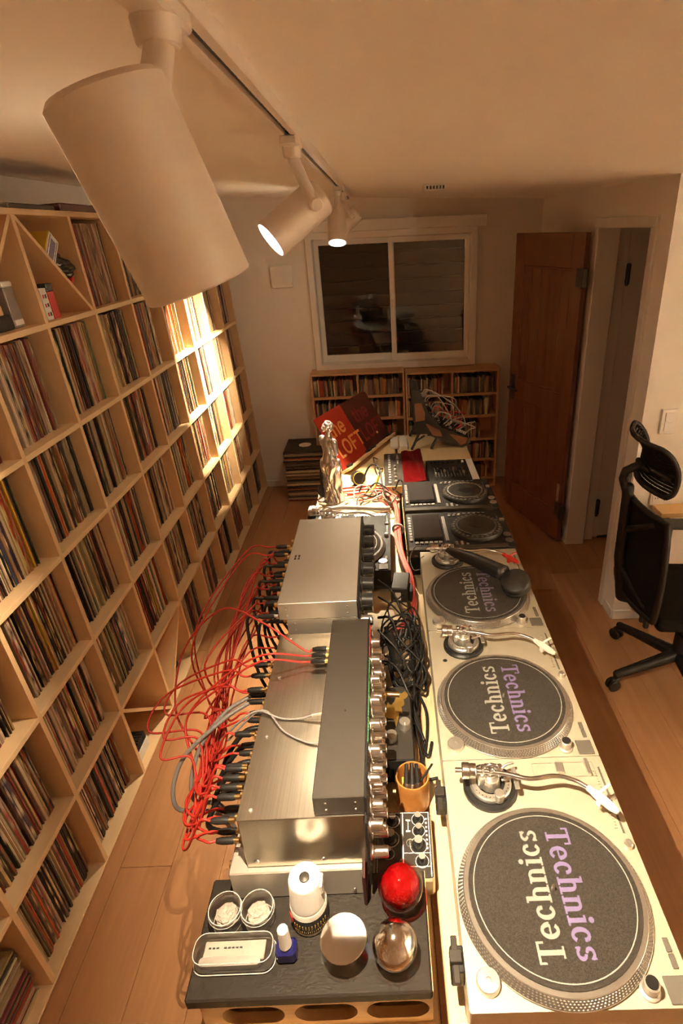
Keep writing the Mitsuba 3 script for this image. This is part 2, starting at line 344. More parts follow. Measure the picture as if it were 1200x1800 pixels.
# small fittings on walls and ceiling
v = thing('wall_vent_cover', 'square white vent cover on the back wall left of the window', 'vent cover')
part(v, 'plate', box(-.815, -.655, YB - .03, YB - .012, 1.64, 1.795, .004), 'white_plastic'); part(v, 'back_box', box(-.80, -.67, YB - .012, YB, 1.655, 1.78), 'white_plastic')
v = thing('ceiling_alarm', 'small white slotted alarm box on the ceiling before the window', 'alarm')
zc = ceil_z(.29)
part(v, 'case', box(.235, .345, 3.15, 3.26, zc - .028, zc + .002, .006), 'white_plastic')
part(v, 'grille', cat(*[box(.25 + k * .016, .258 + k * .016, 3.145, 3.155, zc - .022, zc - .008) for k in range(6)]), 'black_matte')
v = thing('light_switch', 'white wall switch plate on the bright wall above the black chair', 'light switch')
part(v, 'plate', box(1.283, 1.357, 2.508, 2.52, 1.078, 1.20, .003), 'white_plastic')
part(v, 'rocker', box(1.30, 1.34, 2.504, 2.51, 1.142, 1.185, .002), 'white_plastic'); part(v, 'rocker', box(1.30, 1.34, 2.504, 2.51, 1.093, 1.137, .002), 'white_plastic')
v = thing('wall_socket', 'white double power socket plate low on the bright wall behind the headrest', 'socket')
part(v, 'plate', box(1.296, 1.412, 2.508, 2.52, .70, .82, .003), 'white_plastic')
for sx in (1.325, 1.383): part(v, 'outlet', box(sx - .02, sx + .02, 2.505, 2.51, .72, .80, .002), 'white_plastic')
part(v, 'slots', cat(*[box(sx + d - .0012, sx + d + .0012, 2.5035, 2.506, z - .004, z + .004) for sx in (1.325, 1.383) for d in (-.006, .006) for z in (.742, .778)]), 'black_matte')

# ------------------------------------------------------------------ track rail and spot lights
TX = -.178; tz = ceil_z(TX)
v = thing('lighting_track', 'white ceiling track with dark slot that carries the spot lights', 'lighting track')
part(v, 'rail', cat(box(TX - .018, TX - .006, -.9, 4.22, tz - .024, tz), box(TX + .006, TX + .018, -.9, 4.22, tz - .024, tz), box(TX - .018, TX + .018, -.9, 4.22, tz - .006, tz)), 'lamp_white')
part(v, 'slot', box(TX - .0058, TX + .0058, -.9, 4.22, tz - .016, tz - .006), 'black_plastic')
part(v, 'end_cap', box(TX - .019, TX + .019, 4.22, 4.23, tz - .025, tz, .002), 'lamp_white')
def spot_light(i, y, top, dirv, label, r=.042, L=.155, beam=10, cut=30, TX=TX):
    tz = ceil_z(TX)
    k = thing('spot_light', label, 'spot light')
    d = np.asarray(dirv, float); d /= np.linalg.norm(d); top = np.asarray(top, float); end = top + d * L
    part(k, 'adapter', cat(box(TX - .018, TX + .018, y - .05, y + .05, tz - .042, tz - .024, .003), cyl((TX, y, tz - .04), (TX, y, tz - .062), .021, .019, bev=.002)), 'lamp_white')
    j = top + d * .035
    a = frame_of(d)[0]; side = a if np.dot(a, np.array([TX, y, tz]) - j) > 0 else -a
    part(k, 'stem', cat(cyl((TX, y, tz - .06), j + side * r * .9, .0125, .0125, bev=.002), cyl(j + side * r * .6, j + side * (r + .012), .014, bev=.002)), 'lamp_white')
    hs = part(k, 'housing', lathe([(0, 0), (r - .004, 0), (r, .004), (r, L - .001), (r - .001, L), (r - .003, L), (r - .0032, L - .012), (r - .0034, L - .03)], 48, top, d), 'lamp_white')
    part(k, 'reflector', lathe([(r - .0045, L - .006), (r * .45, L - .02), (r * .45, L - .03)], 40, top, d), 'chrome')
    key = free(k + '__lens'); p = end - d * .006
    scene[key] = ply(lathe([(0, 0), (r - .005, 0), (r - .005, .001), (0, .001)], 40, p, d), 'lamp_lens', emitter={'type': 'area', 'radiance': rgb(WARM * 110)})
    p = end + d * .004
    scene['spot_beam_%d' % i] = {'type': 'spot', 'intensity': rgb(WARM * SPOT_W[i]), 'cutoff_angle': float(cut), 'beam_width': float(beam), 'to_world': T().look_at(origin=p.tolist(), target=(p + d).tolist(), up=[0.1, 1, .03])}
spot_light(0, .60, (-.179, .457, 2.104), (.30, .13, -1.02), 'large blurred white spot light nearest to the camera, unlit side showing', L=.134, beam=15, cut=44)
spot_light(1, 1.43, (-.128, 1.47, 2.085), (-.76, -.36, -.57), 'white spot light with glowing lens tilted left towards the record shelf', r=.043, beam=8, cut=28)
spot_light(2, 2.97, (-.19, 2.97, 2.10), (-.005, -.42, -.91), 'white spot light with glowing lens pointing straight down before the window', r=.043, beam=18, cut=26.5)
spot_light(3, 3.42, (-.10, 3.42, 2.10), (-.95, .13, -.74), 'white spot light half hidden behind the downward one', r=.043, beam=3.5, cut=26)
spot_light(4, .55, (2.05, .60, 2.05), (-.22, 1.9, -.62), 'unseen white spot light out of view, placed to light the wall at right', r=.043, beam=14, cut=42, TX=2.05)  # out of view; placed to brighten the partition wall
spot_light(5, -.30, (1.70, -.30, 2.04), (1.3, .30, -.75), 'added fill spot light out of view, aimed at the far right side wall', r=.043, beam=22, cut=50, TX=1.70)  # added fill: bounces off the side wall to raise the room brightness
# ------------------------------------------------------------------ record shelf along the left wall
SX, SY0, SP, SQ, SZ, LEAN = -1.0647, .9188, .3591, .35, .012, .0385
MS = basis([SX, SY0, SZ], [0, 1, 0], [-math.sin(LEAN), 0, math.cos(LEAN)], [-math.cos(LEAN), 0, -math.sin(LEAN)])   # local: s, height, depth
C0, C1, SD, TH = -3, 10, .36, .0185
MT = MS
sh = thing('record_shelf', 'tall pale wooden wall shelf of square compartments filled with records', 'shelf')
H6 = 6 * SQ
for i in range(C0, C1 + 1): part(sh, 'upright', box(i * SP - TH / 2, i * SP + TH / 2, TH * .5, H6, 0, SD, .001), 'birch', smooth=False)
for r in range(7):
    h = SQ * (6 - r)
    part(sh, 'shelf_board', box(C0 * SP - .009, C1 * SP + .009, h - (TH / 2 if r < 6 else 0), h + TH / 2, .0006 if r % 6 else -.0006, SD, .001), 'birch_edge', smooth=False)
part(sh, 'back_panel', box(C0 * SP, C1 * SP, 0, H6, SD, SD + .005), 'birch', smooth=False)
part(sh, 'foot_rail', box(C0 * SP, C1 * SP, -.012, 0, .02, .34), 'birch', smooth=False)
def diag(i, r, down):                                    # down: from the top near corner to the bottom far corner
    s0, s1 = i * SP + TH / 2, (i + 1) * SP - TH / 2; h0, h1 = SQ * (5 - r) + TH / 2, SQ * (6 - r) - TH / 2; t = .007
    a, b = ((s0, h1), (s1, h0)) if down else ((s0, h0), (s1, h1))
    n = np.array([-(b[1] - a[1]), b[0] - a[0]]); n = n / np.linalg.norm(n) * t
    k = .014
    p = [np.array(a) + n, np.array(a) - n, np.array(b) - n, np.array(b) + n]
    g = sg.Polygon(p).intersection(sg.box(s0, h0, s1, h1))
    part(sh, 'diagonal_panel', extrude(g, SD - .004, .003), 'birch', smooth=False)
for c in ((2, 0, False), (3, 0, True), (2, 5, True), (3, 5, False)): diag(*c)

PAL = ([((205, 190, 165), 'cream')] * 22 + [((225, 215, 198), 'white')] * 15 + [((170, 140, 105), 'tan')] * 14 + [((52, 40, 34), 'dark brown')] * 12 + [((22, 19, 18), 'black')] * 15 +
       [((95, 82, 72), 'grey brown')] * 9 + [((150, 45, 32), 'red')] * 7 + [((190, 88, 40), 'orange')] * 5 + [((205, 170, 60), 'yellow')] * 2 + [((62, 98, 58), 'green')] * 1 + [((52, 62, 84), 'blue')] * 2 + [((120, 60, 55), 'maroon')] * 4)
ROWN = ['top', 'second', 'third', 'fourth', 'fifth', 'bottom']; COLN = ['first', 'second', 'third', 'fourth', 'fifth', 'sixth', 'seventh', 'eighth', 'ninth', 'tenth']
def tint(c, j=18):
    m = RND.uniform(.66, 1.0); return lin(np.clip(np.array(c) * m * np.array([1.0, .95, .88]) + np.array([RND.uniform(-j, j) * .5 for _ in range(3)]), 6, 245))
def spine_mesh(s0, s1, lean, h0, hh, d0, dd, base, ink, inked):
    """A sleeve on edge: slightly rounded spine face split into segments along its height, some of them lettered."""
    zs = [0, .12, .2, .34, .42, .55, .68, .8, .9, 1.0]; v, c = [], []; w = s1 - s0; e = min(.0009, w * .25)
    for q, t in enumerate(zs):
        o = lean * t * hh
        for (a, b) in ((s0, d0 + .002), (s0 + e, d0), (s1 - e, d0), (s1, d0 + .002), (s1, d0 + dd), (s0, d0 + dd)): v.append((a + o, h0 + t * hh, b))
    f = []; n = 6
    for q in range(len(zs) - 1):
        for j in range(n):
            k = (j + 1) % n; f += [(q * n + j, (q + 1) * n + j, (q + 1) * n + k), (q * n + j, (q + 1) * n + k, q * n + k)]
    L = (len(zs) - 1) * n
    for j in range(1, n - 1): f += [(0, j, j + 1), (L, L + j + 1, L + j)]
    v = np.array(v); col = np.tile(base, (len(v), 1))
    for q in range(len(zs)):
        if inked[q]: col[q * n + 1:q * n + 3] = ink
    return trimesh.Trimesh(v, np.array(f), process=False), col
def nth(k): return '%d%s' % (k, 'th' if 10 <= k % 100 <= 20 else {1: 'st', 2: 'nd', 3: 'rd'}.get(k % 10, 'th'))
special = {(2, 0), (3, 0), (2, 5), (3, 5), (-1, 5)}
cells = [(i, r) for r in range(6) for i in range(-2, 10) if (i, r) not in special]
near = lambda c: (c[0] * SP + SY0 + .17) ** 2 + 1.2 + (2.0 - (5.5 - c[1]) * SQ) ** 2
shown = lambda c: {0: c[0] >= 4, 1: c[0] >= 2, 2: c[0] >= 1, 3: c[0] >= 1, 4: c[0] >= 0, 5: c[0] >= 0}[c[1]]
order = sorted(cells, key=lambda c: (not shown(c), near(c)))
RICH = {(4, 0): {3: (62, 120, 58), 7: (165, 60, 60)}}
stuff_m, stuff_c, nrec = [], [], 0
for (i, r) in order:
    s, send = i * SP + TH / 2 + .003, (i + 1) * SP - TH / 2 - RND.choice([.004, .008, .02, .035])
    h0 = SQ * (5 - r) + TH / 2; lean = RND.choice([0, .0, .01, .02, -.012]); tone = RND.random()
    n = 0; run = None; whole_cell = nrec < 300
    while s < send - .004:
        if run is None or run[1] <= 0: run = (RND.choice(PAL), RND.choice([1, 1, 1, 2, 2, 3]))
        (c, nm), left = run; run = ((c, nm), left - 1)
        if (i, r) in RICH and n in RICH[(i, r)]: c = RICH[(i, r)][n]; nm = {3: 'green', 7: 'red'}[n]
        w = min(RND.choice([.0045, .005, .006, .007, .0085, .011]), send - s)
        col, ink = tint(c), tint(RND.choice([(30, 25, 22), (220, 205, 180), (150, 50, 35), (200, 180, 120)]))
        if shown((i, r)) and tone < .25: col = [x * .8 for x in col]
        pr_ = RND.random() < .55
        inked = [pr_ and RND.random() < .45 for _ in range(10)]
        m, vc = spine_mesh(s + .0002, s + w - .0002, lean, h0 + .0006, .3145 + RND.uniform(-.004, .001), .046 + RND.random() ** 2 * .016, .30, col, ink, inked)
        if lean: m.vertices[:, 0] -= min(0, lean * .31) - max(0, lean * .31) * 0
        over = m.vertices[:, 0].max() - ((i + 1) * SP - TH / 2 - .0005)
        if over > 0: break
        if whole_cell and nrec < 300 and shown((i, r)):
            whole('record', m, 'spine', '%s record spine, wall shelf %s row, %s compartment from window, %s from its left' % (nm, ROWN[r], COLN[9 - i], nth(n + 1)) if i >= 0 else None, 'record',
                  'records in the wall shelf, %s row, %s compartment' % (ROWN[r], COLN[9 - i]), color=vc); nrec += 1
        else: stuff_m.append(place(m, MS)); stuff_c.append(vc)
        s += w; n += 1
MT = None
whole('shelved_records', cat(*stuff_m), 'spine', 'further record spines packed in the remaining compartments of the wall shelf', 'records', kind='stuff', color=np.vstack(stuff_c))
MT = MS
# records lying flat in the nearest bottom compartment
h = TH / 2 + .001
for k in range(26):
    c, nm = RND.choice(PAL); w = RND.choice([.005, .006, .008, .010]); a = RND.uniform(-.004, .004)
    m = box(-SP + TH / 2 + .012 + a, -SP + TH / 2 + .327 + a, h, h + w, .03 + RND.uniform(0, .012), .345, .001)
    whole('record', m, 'spine', '%s record lying flat in the bottom left wall shelf compartment, %s from below' % (nm, nth(k + 1)), 'record', 'flat records in the bottom left compartment', color=tint(c)); h += w + .0004
    if h > .25: break
# objects in the triangular compartments (local coordinates s, h, depth)
s3, h5 = 3 * SP, 5 * SQ
def rot_s(ang, o): c_, s_ = math.cos(ang), math.sin(ang); return basis(o, [c_, s_, 0], [-s_, c_, 0], [0, 0, 1])
def inlocal(M):
    global MT
    MT = MS @ M
dg = -math.atan2(SQ - TH, SP - TH)
inlocal(rot_s(dg, [s3 + TH / 2 + .34 * .40, h5 + TH / 2 + .3315 * .60, .022]))
v = thing('game_box', 'yellow box with white lettered end resting high on the shelf diagonal', 'box')
part(v, 'carton', box(0, .062, .0095, .125, 0, .22, .002), 'yellow_plastic'); part(v, 'end_label', box(.003, .059, .013, .122, -.0012, 0), 'print_white')
part(v, 'label_mark', cat(box(.018, .044, .03, .105, -.0022, -.0012), box(.008, .012, .02, .115, -.0018, -.0012), box(.05, .054, .02, .115, -.0018, -.0012)), 'print_lilac_dark')
inlocal(rot_s(dg, [s3 + TH / 2 + .34 * .57, h5 + TH / 2 + .3315 * .43, .03]))
v = thing('black_bag', 'crumpled black plastic bag resting on the shelf diagonal below the yellow box', 'bag')
bag = trimesh.creation.icosphere(4, 1.0); nn = meshkit.fbm(bag.vertices * 2.6, 3, 3)[:, None]; bag.vertices = bag.vertices * (.65 + .6 * nn) * [.075, .075, .11] + [.055, .075, .09]
part(v, 'sack', bag, 'black_gloss', smooth=True); part(v, 'red_tag', box(.092, .108, .008, .075, .0, .05, .003), 'red_plastic')
inlocal(np.eye(4))
v = thing('spray_can', 'clear capped pale bottle standing left under the shelf diagonal', 'bottle')
o_ = np.array([s3 + .045, h5 + TH / 2 + .0005, .085])
part(v, 'body', lathe([(0, 0), (.026, 0), (.028, .004), (.028, .13), (.022, .145), (0, .146)], 28, o_, (0, 1, 0)), 'grey_cable'); part(v, 'cap', lathe([(.024, .1455), (.024, .20), (.02, .206), (0, .207)], 28, o_, (0, 1, 0)), 'clear_glass')
v = thing('playing_card_box', 'small white card box with dark red symbols under the shelf diagonal', 'box')
part(v, 'carton', box(s3 + .085, s3 + .125, h5 + TH / 2 + .0005, h5 + .115, .04, .12, .001), 'print_white')
for k in range(6): part(v, 'symbol', box(s3 + .093 + (k % 2) * .015, s3 + .101 + (k % 2) * .015, h5 + .022 + (k // 2) * .03, h5 + .034 + (k // 2) * .03, .0385, .04), ['red_plastic', 'print_black'][k % 2])
v = thing('ink_box', 'red box with black top standing under the shelf diagonal', 'box')
part(v, 'carton', box(s3 + .132, s3 + .172, h5 + TH / 2 + .0005, h5 + .10, .04, .11, .001), 'red_plastic'); part(v, 'lid', box(s3 + .131, s3 + .173, h5 + .1005, h5 + .128, .039, .111, .002), 'black_plastic')
s2 = 2 * SP
hh = h5 + TH / 2 + .0005
for k, (m_, t_, lab) in enumerate((('black_matte', .045, 'black box at the bottom of the pile beside the spool'), ('birch', .03, 'tan wooden box in the pile in the upper shelf triangle'), ('desk_wood', .05, 'large tan box in the middle of the pile in the upper shelf triangle'), ('birch_edge', .012, 'thin tan board on top of the pile in the upper shelf triangle'))):
    whole('storage_box', box(s2 + .10 - .01 * k, s2 + .255 - .012 * k, hh, hh + t_, .05 + .01 * k, .26, .002), m_, lab, 'box'); hh += t_ + .0005
v = thing('tape_spool', 'white square spool case standing beside the box pile in the shelf', 'case')
part(v, 'case', box(s2 + .265, s2 + .318, h5 + TH / 2 + .0005, h5 + .135, .05, .11, .003), 'grey_cable'); part(v, 'top', box(s2 + .264, s2 + .319, h5 + .1352, h5 + .153, .049, .111, .003), 'white_plastic'); part(v, 'base_label', box(s2 + .268, s2 + .315, h5 + .018, h5 + .035, .0485, .05), 'print_white')
v = thing('shelf_brush', 'black brush with clear case lying in the lower shelf triangle', 'brush')
part(v, 'bristles', cat(*[box(s2 + .03 + k * .012, s2 + .039 + k * .012, TH / 2 + .055, TH / 2 + .085 + RND.random() * .01, .03, .10) for k in range(9)]), 'black_matte'); part(v, 'case', box(s2 + .025, s2 + .15, TH / 2 + .001, TH / 2 + .05, .03, .12, .004), 'paper')
v = thing('black_pouch', 'small black pouch lying in the right lower shelf triangle', 'pouch')
bag = trimesh.creation.icosphere(3, 1.0); bag.vertices = bag.vertices * [.06, .03, .07] * (.8 + .4 * meshkit.fbm(bag.vertices * 2, 2, 5)[:, None]) + [s3 + .25, TH / 2 + .03, .12]
part(v, 'bag', bag, 'black_matte', smooth=True)
# things on top of the shelf
v = thing('clear_case', 'clear plastic case on top of the wall shelf at left', 'case')
part(v, 'shell', box(2.75 * SP, 3.2 * SP, H6 + TH / 2 + .001, H6 + .05, .03, .25, .004), 'clear_glass'); part(v, 'tray', box(2.8 * SP, 3.15 * SP, H6 + TH / 2 + .002, H6 + .02, .05, .22, .002), 'grey_cable')
whole('flat_parcel', box(3.2 * SP + .01, 4.05 * SP, H6 + TH / 2 + .001, H6 + .032, .05, .30, .003), 'anodised', 'dark flat parcel on top of the wall shelf', 'parcel')
whole('red_case', box(4.12 * SP, 5.1 * SP, H6 + TH / 2 + .001, H6 + .042, .04, .30, .004), 'loft_dark', 'dark red flat case on top of the wall shelf beside the big lamp', 'case')
MT = None

# ------------------------------------------------------------------ two CD shelves under the window
CY, CDEP = 4.345, .195
zrow = [1.013, .83, .648, .452, .272, .085]
BY = CY + CDEP
ncd = 0; cd_m, cd_c = [], []
CDP = [((30, 27, 26), 'black')] * 26 + [((60, 45, 40), 'dark brown')] * 14 + [((210, 200, 185), 'white')] * 13 + [((150, 45, 35), 'red')] * 8 + [((60, 90, 95), 'teal')] * 3 + [((175, 110, 55), 'orange')] * 8 + [((110, 100, 92), 'grey')] * 12 + [((220, 180, 60), 'yellow')] * 2 + [((150, 125, 95), 'tan')] * 8
SHIFT = -.03                                             # the wall carries the right-hand unit slightly lower
for u, (x0, x1) in enumerate(((-.575, .157), (.163, .897))):
    dz = 0.0 if u == 0 else SHIFT * .6
    nm = ('left', 'right')[u]
    s = thing('cd_shelf', '%s one of two low brown CD shelves standing under the window' % nm, 'shelf')
    for x in (x0, (x0 + x1) / 2 - .008, x1 - .016): part(s, 'upright', box(x, x + .016, CY, BY, 0, zrow[0] + dz - .016, .001), 'cd_wood', smooth=False)
    part(s, 'top_board', box(x0, x1, CY - .003, BY, zrow[0] + dz - .016, zrow[0] + dz, .002), 'cd_wood', smooth=False)
    for z in zrow[1:] + [.02]: part(s, 'shelf_board', cat(box(x0 + .016, (x0 + x1) / 2 - .008, CY + .002, BY, z - .02 + dz * (z > .1), z + dz * (z > .1)), box((x0 + x1) / 2 + .008, x1 - .016, CY + .002, BY, z - .02 + dz * (z > .1), z + dz * (z > .1))), 'cd_wood', smooth=False)
    part(s, 'back_panel', box(x0 + .004, x1 - .004, BY, BY + .004, .0, zrow[0] + dz - .01), 'cd_wood', smooth=False)
    for c in range(2):
        a = x0 + .016 + .003 if c == 0 else (x0 + x1) / 2 + .011; b = (x0 + x1) / 2 - .012 if c == 0 else x1 - .02
        for r in range(6):
            z0 = zrow[1:][r] + dz if r < 5 else .0205
            if r == 5: continue
            x = a; n = 0; vis = (r == 0) or (r == 1) or (u == 1 and c == 1) or (r == 2 and c == 0 and u == 1) or (r == 2 and u == 0 and c == 1)
            stop = b - RND.choice([.0, .02, .05]) if not (r == 2 and u == 1 and c == 1) else a + .22
            ln = 0.0
            while x < stop - .011:
                w = RND.choice([.0102, .0102, .0102, .0102, .0125, .0125, .015, .022]); w = min(w, stop - x)
                cc, cn = RND.choice(CDP); hh = RND.choice([.124, .124, .124, .124, .13, .136, .118]); d0 = CY + .014 + RND.random() * .006
                col = tint(cc, 14)
                m = box(x + .0003, x + w - .0003, d0, d0 + .142, z0 + .0005, z0 + hh); vc = np.tile(col, (8, 1))
                if RND.random() < .5: vc[[0, 4]] = tint(RND.choice([(200, 190, 170), (40, 32, 30)]))
                if vis and ncd < 300:
                    whole('cd_case', m, 'spine', '%s CD case, %s CD shelf, %s row, %s column, %s from its left' % (cn, nm, ROWN[r], ('left', 'right')[c], nth(n + 1)), 'cd', 'CDs in the %s shelf, %s row, %s column' % (nm, ROWN[r], ('left', 'right')[c]), color=vc); ncd += 1
                else: cd_m.append(m); cd_c.append(vc)
                x += w; n += 1
whole('shelved_cds', cat(*cd_m), 'spine', 'further CD cases in the lower rows of the two CD shelves', 'cds', kind='stuff', color=np.vstack(cd_c))

# ------------------------------------------------------------------ pile of records on the floor
z = .001
fp = []
while z < .425: fp.append(RND.choice([.004, .005, .006, .009, .012, .018])); z += fp[-1] + .0006
z = .001
for k, w in enumerate(fp):
    a, b, g = RND.uniform(-.006, .006), RND.uniform(-.006, .006), RND.uniform(-.02, .02)
    c, nm = RND.choice(PAL); m = box(-.158, .158, -.158, .158, 0, w, min(.001, w * .2))
    m.apply_transform(trimesh.transformations.rotation_matrix(g, [0, 0, 1])); m.apply_translation([-.675 + a, 4.385 + b - .01, z])
    whole('record', m, 'spine', '%s record sleeve in the floor pile left of the CD shelf, %s from below' % (nm, nth(k + 1)), 'record', 'records in the floor pile', color=tint(c, 10)); z += w + .0006
v = thing('record', 'black record sleeve with round cream label on top of the floor pile', 'record')
part(v, 'sleeve', box(-.833, -.517, 4.218, 4.534, z, z + .006, .001), 'black_matte'); part(v, 'label', cyl((-.675, 4.376, z + .006), (-.675, 4.376, z + .0068), .05, n=36), 'paper', 'cream round label'); part(v, 'spindle_hole', cyl((-.675, 4.376, z + .0068), (-.675, 4.376, z + .0072), .0037, n=12), 'black_matte')
# ------------------------------------------------------------------ desks
ZT = .81
for x0, x1, lab in ((-.358, .0435, 'long pale wooden desk under the mixers and the statue'), (.0600, .475, 'long pale wooden desk under the row of turntables')):
    v = thing('desk', lab, 'desk')
    part(v, 'tabletop', box(x0, x1, .43, 3.43, ZT - .028, ZT, .002), 'desk_wood')
    part(v, 'edge_band', cat(box(x0, x1, .4288, .4302, ZT - .027, ZT - .001), box(x0 - .0012, x0 + .0002, .43, 3.43, ZT - .027, ZT - .001), box(x1 - .0002, x1 + .0012, .43, 3.43, ZT - .027, ZT - .001)), 'ply_edge')
    for x in (x0 + .03, x1 - .03):
        for y in (.5, 1.9, 3.36): part(v, 'leg', box(x - .02, x + .02, y - .02, y + .02, .0008, ZT - .028, .003), 'black_matte')
    part(v, 'apron', box(x0 + .05, x1 - .05, .56, 3.30, ZT - .08, ZT - .028), 'black_matte')

# ------------------------------------------------------------------ turntables
def arc_pts(c, r, a0, a1, n): return [(c[0] + r * math.cos(a0 + (a1 - a0) * k / n), c[1] + r * math.sin(a0 + (a1 - a0) * k / n)) for k in range(n + 1)]
PC = np.array([.168, .163])
def strobe():
    m = []
    for q, (h, r) in enumerate(((.0071, .1647), (.0104, .1626), (.0137, .1605), (.0170, .1584))):
        n = (150, 156, 162, 168)[q]
        for k in range(n):
            t = 2 * PI * k / n; m.append((t, h, r))
    v, f = [], []
    for t, h, r in m:
        c, s_ = math.cos(t), math.sin(t); b = len(v); w = .0024
        for dt, dh, dr_ in ((-w, -.0002, 0), (0, -.0012, .0007), (w, -.0002, 0), (0, .0012, -.0007), (0, .0008, .0012)):
            rr = r + dr_; v.append((PC[0] + rr * c - dt * s_, PC[1] + rr * s_ + dt * c, .0 + h + dh))
        f += [(b, b + 1, b + 4), (b + 1, b + 2, b + 4), (b + 2, b + 3, b + 4), (b + 3, b, b + 4)]
    return trimesh.Trimesh(np.array(v), np.array(f), process=False)
STROBE = strobe(); LOGO, LOGO_W = slab_text('Technics', .044)
PLY_CACHE = {}
def turntable(org, top, label, body='silver_paint', shell='white_plastic', mat=True, adapter='disc', ht=.094, grp='turntables on the right desk', lilac='print_lilac'):
    """Local axes: x from the back to the player's side, y from left (start button) to right (pitch slider), z up from the deck plate."""
    global MT
    MT = basis([org[0], org[1], top], *np.eye(3)) @ trimesh.transformations.rotation_matrix(.0118 * -1, [0, 0, 1])
    t = thing('turntable', label, 'turntable')
    W, D = .3525, .4535
    part(t, 'plinth', extrude(rrect(0, W, .0006, D, .004), ht - .03, -.0 - (ht - .03)), body, smooth=30)
    part(t, 'base', extrude(rrect(.004, W - .004, .004, D - .004, .004), .016, -(ht - .03) - .0165), 'rubber')
    for x in (.05, W - .05):
        for y in (.05, D - .05): part(t, 'foot', cyl((x, y, -(ht) + .0008), (x, y, -(ht - .03) - .0166), .028, bev=.003), 'rubber')
    p = part(t, 'platter', lathe([(0, .0025), (.1655, .0025), (.1668, .0035), (.1668, .0045), (.1655, .005), (.1568, .0190), (.1558, .0200), (0, .0200)], 96, (*PC, 0)), 'platter_metal' if mat else 'anodised', smooth=40)
    part(p, 'strobe_band', lathe([(.1656, .0051), (.1660, .0054), (.1572, .0189), (.1566, .0189), (.1656, .0051)], 96, (*PC, 0)), 'platter_dark', smooth=40)
    key = free(p + '__strobe_dots'); scene[key] = ply(place(STROBE.copy(), MT), 'platter_metal' if mat else 'grey_cable', smooth=False); tag(key, kind='stuff')
    sm = part(t, 'slipmat', lathe([(0, .0204), (.1475, .0204), (.148, .0210), (.1475, .0216), (0, .0216)], 72, (*PC, 0)), 'felt')
    part(sm, 'spindle', cyl((*PC, .0216), (*PC, .034), .0036, .0026, n=14), 'chrome')
    if mat:
        part(sm, 'ring_print', lathe([(.1375, .0217), (.1375, .0220), (.1395, .0220), (.1395, .0217)], 72, (*PC, 0)), 'print_silver')
        part(sm, 'lettering', place(LOGO.copy(), basis([PC[0] - .006, PC[1] - .112, .0217], [0, .224 / LOGO_W, 0], [-1, 0, 0], [0, 0, 1])), 'print_silver', 'silver lettering Technics')
        part(sm, 'lettering', place(LOGO.copy(), basis([PC[0] + .012, PC[1] + .112, .0217], [0, -.224 / LOGO_W, 0], [1, 0, 0], [0, 0, 1])), lilac, 'lilac lettering Technics')
    else:
        part(sm, 'ring_print', cat(*[lathe([(r, .0217), (r, .0220), (r + .003, .0220), (r + .003, .0217)], 72, (*PC, 0)) for r in (.118, .131)]), 'print_silver')
    # start button, speed buttons, strobe knob, target light, pitch slider
    part(t, 'start_button', box(.309, .344, .004, .041, .0, .0035, .001), 'button_grey' if mat else 'anodised')
    for y in (.050, .073): part(t, 'speed_button', box(.332, .341, y, y + .021, 0, .003, .0008), 'button_grey')
    k = part(t, 'strobe_knob', lathe([(0, 0), (.016, 0), (.016, .004), (.012, .006), (.012, .022), (.010, .024), (0, .024)], 28, (.283, .023, 0)), 'plain_alu' if mat else 'black_plastic')
    part(k, 'cap', cyl((.283, .023, .024), (.283, .023, .0262), .0098, n=24, bev=.0008), 'black_gloss')
    part(t, 'target_light', lathe([(0, 0), (.0085, 0), (.0085, .010), (.006, .014), (0, .014)], 20, (.337, .249, 0)), 'satin_metal')
    ps = part(t, 'pitch_slider', box(.3375, .3415, .275, .425, 0, .0008), 'button_grey')
    part(ps, 'slider_knob', box(.331, .348, .345, .353, .0008, .008, .001), 'satin_metal')
    part(t, 'scale_marks', cat(*[box(.327 if q % 5 else .324, .331, .285 + q * .0065, .2857 + q * .0065, 0, .0006) for q in range(21)]), 'button_grey')
    if adapter == 'disc': part(t, 'single_adapter', lathe([(0, 0), (.0195, 0), (.0195, .008), (.0175, .012), (.0045, .0125), (.0035, .010), (0, .010)], 36, (.034, .038, 0)), 'satin_metal', 'silver single adapter')
    elif adapter == 'hole': part(t, 'adapter_hole', cyl((.037, .325, .0), (.037, .325, .0006), .006), 'black_matte')
    for y in ((.075, .375) if adapter == 'disc' and org[1] < .5 else ()): h = part(t, 'hinge_socket', box(-.022, 0, y - .02, y + .02, -.045, -.004, .002), 'black_plastic'); part(h, 'clip', cat(box(-.024, -.004, y - .009, y + .009, -.004, .006, .001), box(-.019, -.009, y - .034, y + .034, -.010, -.003, .001)), 'anodised')
    # tonearm: base, height ring, pillar, counterweight, S-tube, headshell, rest
    B = np.array([.095, .382])
    a = part(t, 'tonearm_base', lathe([(0, 0), (.057, 0), (.057, .006), (.053, .010), (.046, .010), (.046, .012), (0, .012)], 48, (*B, 0)), 'black_plastic', 'black round tonearm base')
    part(a, 'height_ring', lathe([(.030, .012), (.044, .012), (.044, .018), (.041, .021), (.030, .021), (.030, .012)], 48, (*B, 0)), 'satin_metal'); part(a, 'marks', cat(*[cbox(B[0] + .0375 * math.cos(q), B[1] + .0375 * math.sin(q), .0213, .002, .002, .0006) for q in np.linspace(-2.6, .6, 16)]), 'print_black')
    part(a, 'pillar', cat(cyl((*B, .012), (*B, .038), .022, .018, bev=.002), cyl((*B, .038), (*B, .046), .011), box(B[0] - .028, B[0] - .012, B[1] - .012, B[1] + .018, .012, .045, .003)), 'satin_metal')
